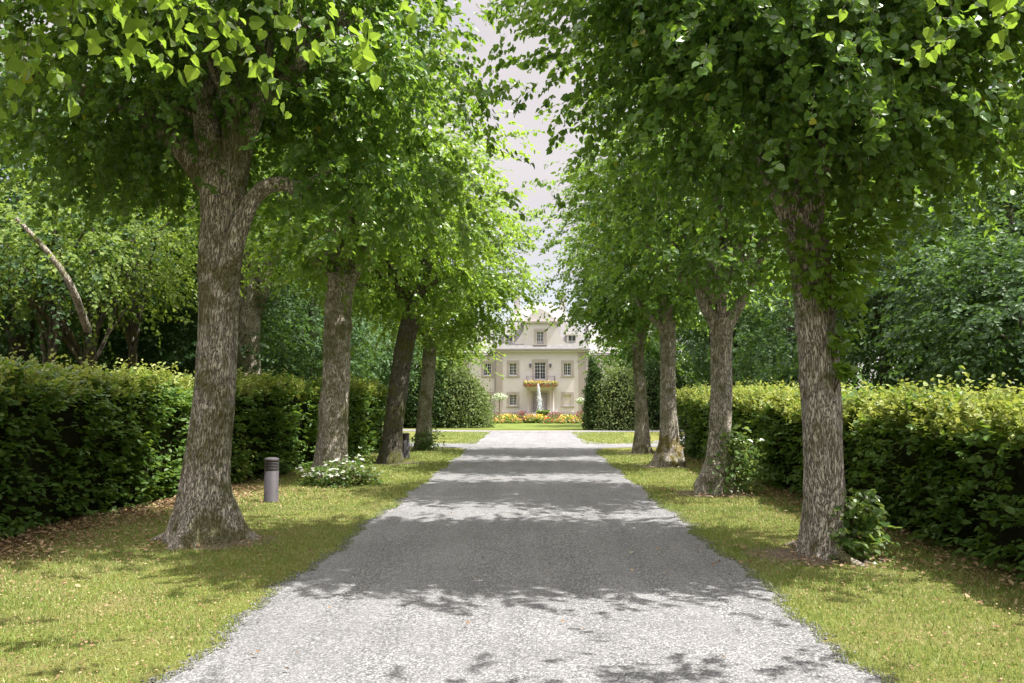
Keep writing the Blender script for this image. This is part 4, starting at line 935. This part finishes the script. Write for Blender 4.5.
for sx in (-1, 1):
    c_ = mid+sx*3.35; d_ = mesh('dormer', [box(c_-.55, c_-.36, -.05, 2, RZ+.1, RZ+1.5), box(c_+.36, c_+.55, -.05, 2, RZ+.1, RZ+1.5), box(c_-.36, c_+.36, -.05, 2, RZ+.1, RZ+.3), box(c_-.65, c_+.65, -.15, 2.1, RZ+1.503, RZ+1.66)], M['plaster'], house)
    mesh('pane', [box(c_-.35, c_+.35, .05, .1, RZ+.303, RZ+1.5)], M['glass'], d_)
    mesh('glazing_bars', [box(c_-.02, c_+.02, .0, .045, RZ+.31, RZ+1.49), box(c_-.34, c_+.34, .0, .044, RZ+.88, RZ+.92)], M['whitewood'], d_)
# balcony flower box
fb = thing('flower_box', 'trailing yellow and red flower box along the balcony edge', 'flower box', (HX, HY, 0))
rs = np.random.RandomState(3); fx0, fx1 = x_at(523.5), x_at(557.5)
mesh('box', [box(fx0+.05, fx1-.05, -1.75, -1.47, bz-.02, bz+.2)], M['stone'], fb)
def scatter(nn, mat, parent, name, xr, yr, zr, ls, seed):
    rs = np.random.RandomState(seed); P = np.stack([rs.uniform(*xr, nn), rs.uniform(*yr, nn), rs.uniform(*zr, nn)], 1)
    return mixmesh(name, leaves(P, rs.normal(size=(nn, 3)), rs.normal(size=(nn, 3))+np.array([0, -.7, .8]), ls*rs.uniform(.6, 1.3, nn), 'rho'), M[mat], parent)
scatter(1100, 'shrub_leaf', fb, 'foliage', (fx0, fx1), (-1.9, -1.4), (bz-.12, bz+.34), .12, 1)
scatter(220, 'yellow_petal', fb, 'yellow_flowers', (fx0, fx1), (-1.95, -1.5), (bz+.18, bz+.48), .13, 2)
scatter(130, 'red_petal', fb, 'red_flowers', (fx0, fx1), (-1.95, -1.7), (bz-.18, bz+.14), .13, 3)

# ------------------------------------------------------------------ fountain
FY = 62.0; fxw = at(541, 400, FY)[0]
ft = thing('fountain', 'white water jet rising behind the flower bed', 'fountain', (fxw, FY, 0))
mesh('basin', [lathe([(2.0, 0), (2.0, .38), (2.1, .40), (2.1, .48), (1.75, .48), (1.75, .1)], 40)], M['stone'], ft)
s = NT('fountain water'); M['water'] = s.done(s.pbr((.10, .16, .15), .08, .5, s.noise(s.coord(), 8, 4), .4, .03))
mesh('water', [lathe([(1.76, .38), (.01, .381)], 32)], M['water'], ft)
s = NT('water spray'); M['spray'] = s.done(s.pbr((.92, .94, .97), .25, .5, Transmission_Weight=.25))
rs = np.random.RandomState(9); nn = 1700; t_ = rs.uniform(0, 1, nn)**1.25; zt = z_ = None
top = at(538, 384, FY)[2]; z_ = .35+(top-.35)*(1-t_**1.0*rs.uniform(.3, 1, nn)); spread_ = .02+.13*(1-(z_-.35)/(top-.35))*.85
P = np.stack([rs.normal(size=nn)*spread_-.22*((z_-.35)/(top-.35)), rs.normal(size=nn)*spread_, z_], 1)
sz = rs.uniform(.012, .035, nn)[:, None, None]; V = P[:, None]+oct_[None]*sz*np.array([.7, .7, 1.8])
mesh('water_jet', [(V.reshape(-1, 3), (np.arange(nn)[:, None, None]*6+of[None]).reshape(-1, 3), 0, False)], M['spray'], ft)

# ------------------------------------------------------------------ flower bed
def clump(name, label, px, Y_, wd, H, mat, seed, leafm='shrub_leaf', cat='flowers', per=700):
    x_ = at(px, 415, Y_)[0]; t = thing(name, label, cat, (x_, Y_, 0), 0, 'flower clumps in the bed before the house')
    H *= .68; rs = np.random.RandomState(seed)
    for nm, mt, k, lo_, hi_, l_ in (('foliage', leafm, per, .02, .9, .16), ('blooms', mat, int(per*.5), .35, 1.1, .12)):
        a = rs.uniform(0, 2*PI, k); r_ = np.sqrt(rs.uniform(0, 1, k)); hh = H*(1-.45*r_**2)
        P = np.stack([np.cos(a)*r_*wd, np.sin(a)*r_*.9, hh*rs.uniform(lo_, hi_, k)], 1)
        mixmesh(nm, leaves(P, rs.normal(size=(k, 3))+np.array([0, 0, .5]), rs.normal(size=(k, 3))+np.array([0, -.8, .8]), l_*rs.uniform(.6, 1.4, k), 'rho'), M[mt], t)
FB = 57.0
for (nm, lb, px, wd, H, mt) in (
    ('flower_clump', 'yellow clump at the left end of the flower bed', 487, .55, .75, 'yellow_petal'),
    ('purple_plant', 'purple leafed plant before the left corner pilaster', 494, .5, .95, 'purple_leaf'),
    ('flower_clump', 'wide yellow orange clump below the left ground floor window', 508, 1.0, .85, 'yellow_petal'),
    ('purple_plant', 'tall purple leafed plant left of the fountain jet', 522.5, .5, 1.15, 'purple_leaf'),
    ('flower_clump', 'orange clump just left of the fountain jet', 531, .6, .85, 'orange_petal'),
    ('flower_clump', 'yellow clump standing before the fountain jet', 541, .7, .8, 'yellow_petal'),
    ('purple_plant', 'wide purple leafed plant right of the fountain jet', 555, .75, 1.05, 'purple_leaf'),
    ('flower_clump', 'yellow clump below the window with closed blind', 568, .85, .85, 'yellow_petal'),
    ('purple_plant', 'purple leafed plant before the right corner pilaster', 581.5, .55, 1.15, 'purple_leaf'),
    ('flower_clump', 'orange clump at the right end of the flower bed', 591, .6, .8, 'orange_petal')):
    clump(nm, lb, px, FB+(.4 if 'purple' in nm else 0), wd, H, mt, int(px), cat='flowers' if nm == 'flower_clump' else 'plant')
k = 0
for px, wd, mt in ((500, .5, 'orange_petal'), (515, .5, 'orange_petal'), (548, .5, 'red_petal'), (561, .4, 'orange_petal'), (575, .45, 'orange_petal')):
    lb = ['low orange clump left of the widest yellow clump', 'low orange clump below the left window edge', 'low red clump between the jet and the wide purple plant', 'low orange clump under the purple plant', 'low orange clump beside the right corner pilaster'][k]; k += 1
    clump('flower_clump', lb, px, FB-.7, wd, .5, mt, int(px)+5, per=400)
grp = None
tu = thing('tall_plant', 'tall feathery green plant at the foot of the fountain jet', 'plant', (at(543, 415, 59)[0], 59, 0))
scatter(1500, 'shrub_leaf', tu, 'foliage', (-.4, .4), (-.3, .3), (.05, .8), .17, 12)
def standard(label, px, py, Y_, rd):
    c_ = at(px, py, Y_); t = thing('standard_shrub', label, 'shrub', (c_[0], Y_, 0), 0, 'white standard shrubs before the house')
    mesh('stem', [tube([(0, 0, 0), (0, 0, c_[2])], .04, 8)], M['twig'], t)
    mesh('pot', [lathe([(.2, 0), (.28, .4), (.3, .42), (.24, .42), (.05, .38)], 16)], M['stone'], t)
    rs = np.random.RandomState(int(px)); nn = 900; d = norm(rs.normal(size=(nn, 3)))*rs.uniform(.6, 1, nn)[:, None]
    for nm, mt, a_ in (('foliage', 'shrub_leaf', d[:350]), ('flowers', 'white_petal', d[350:])):
        P = a_*np.array([rd, rd, rd*.5])+np.array([0, 0, c_[2]+.1])
        mixmesh(nm, leaves(P, rs.normal(size=P.shape), rs.normal(size=P.shape)+UP, .13, 'rho'), M[mt], t)
standard('white flowering standard shrub before the left corner of the house', 499.5, 398, 80, .75)
standard('white flowering standard shrub before the right corner of the house', 582, 402, 80, .6)
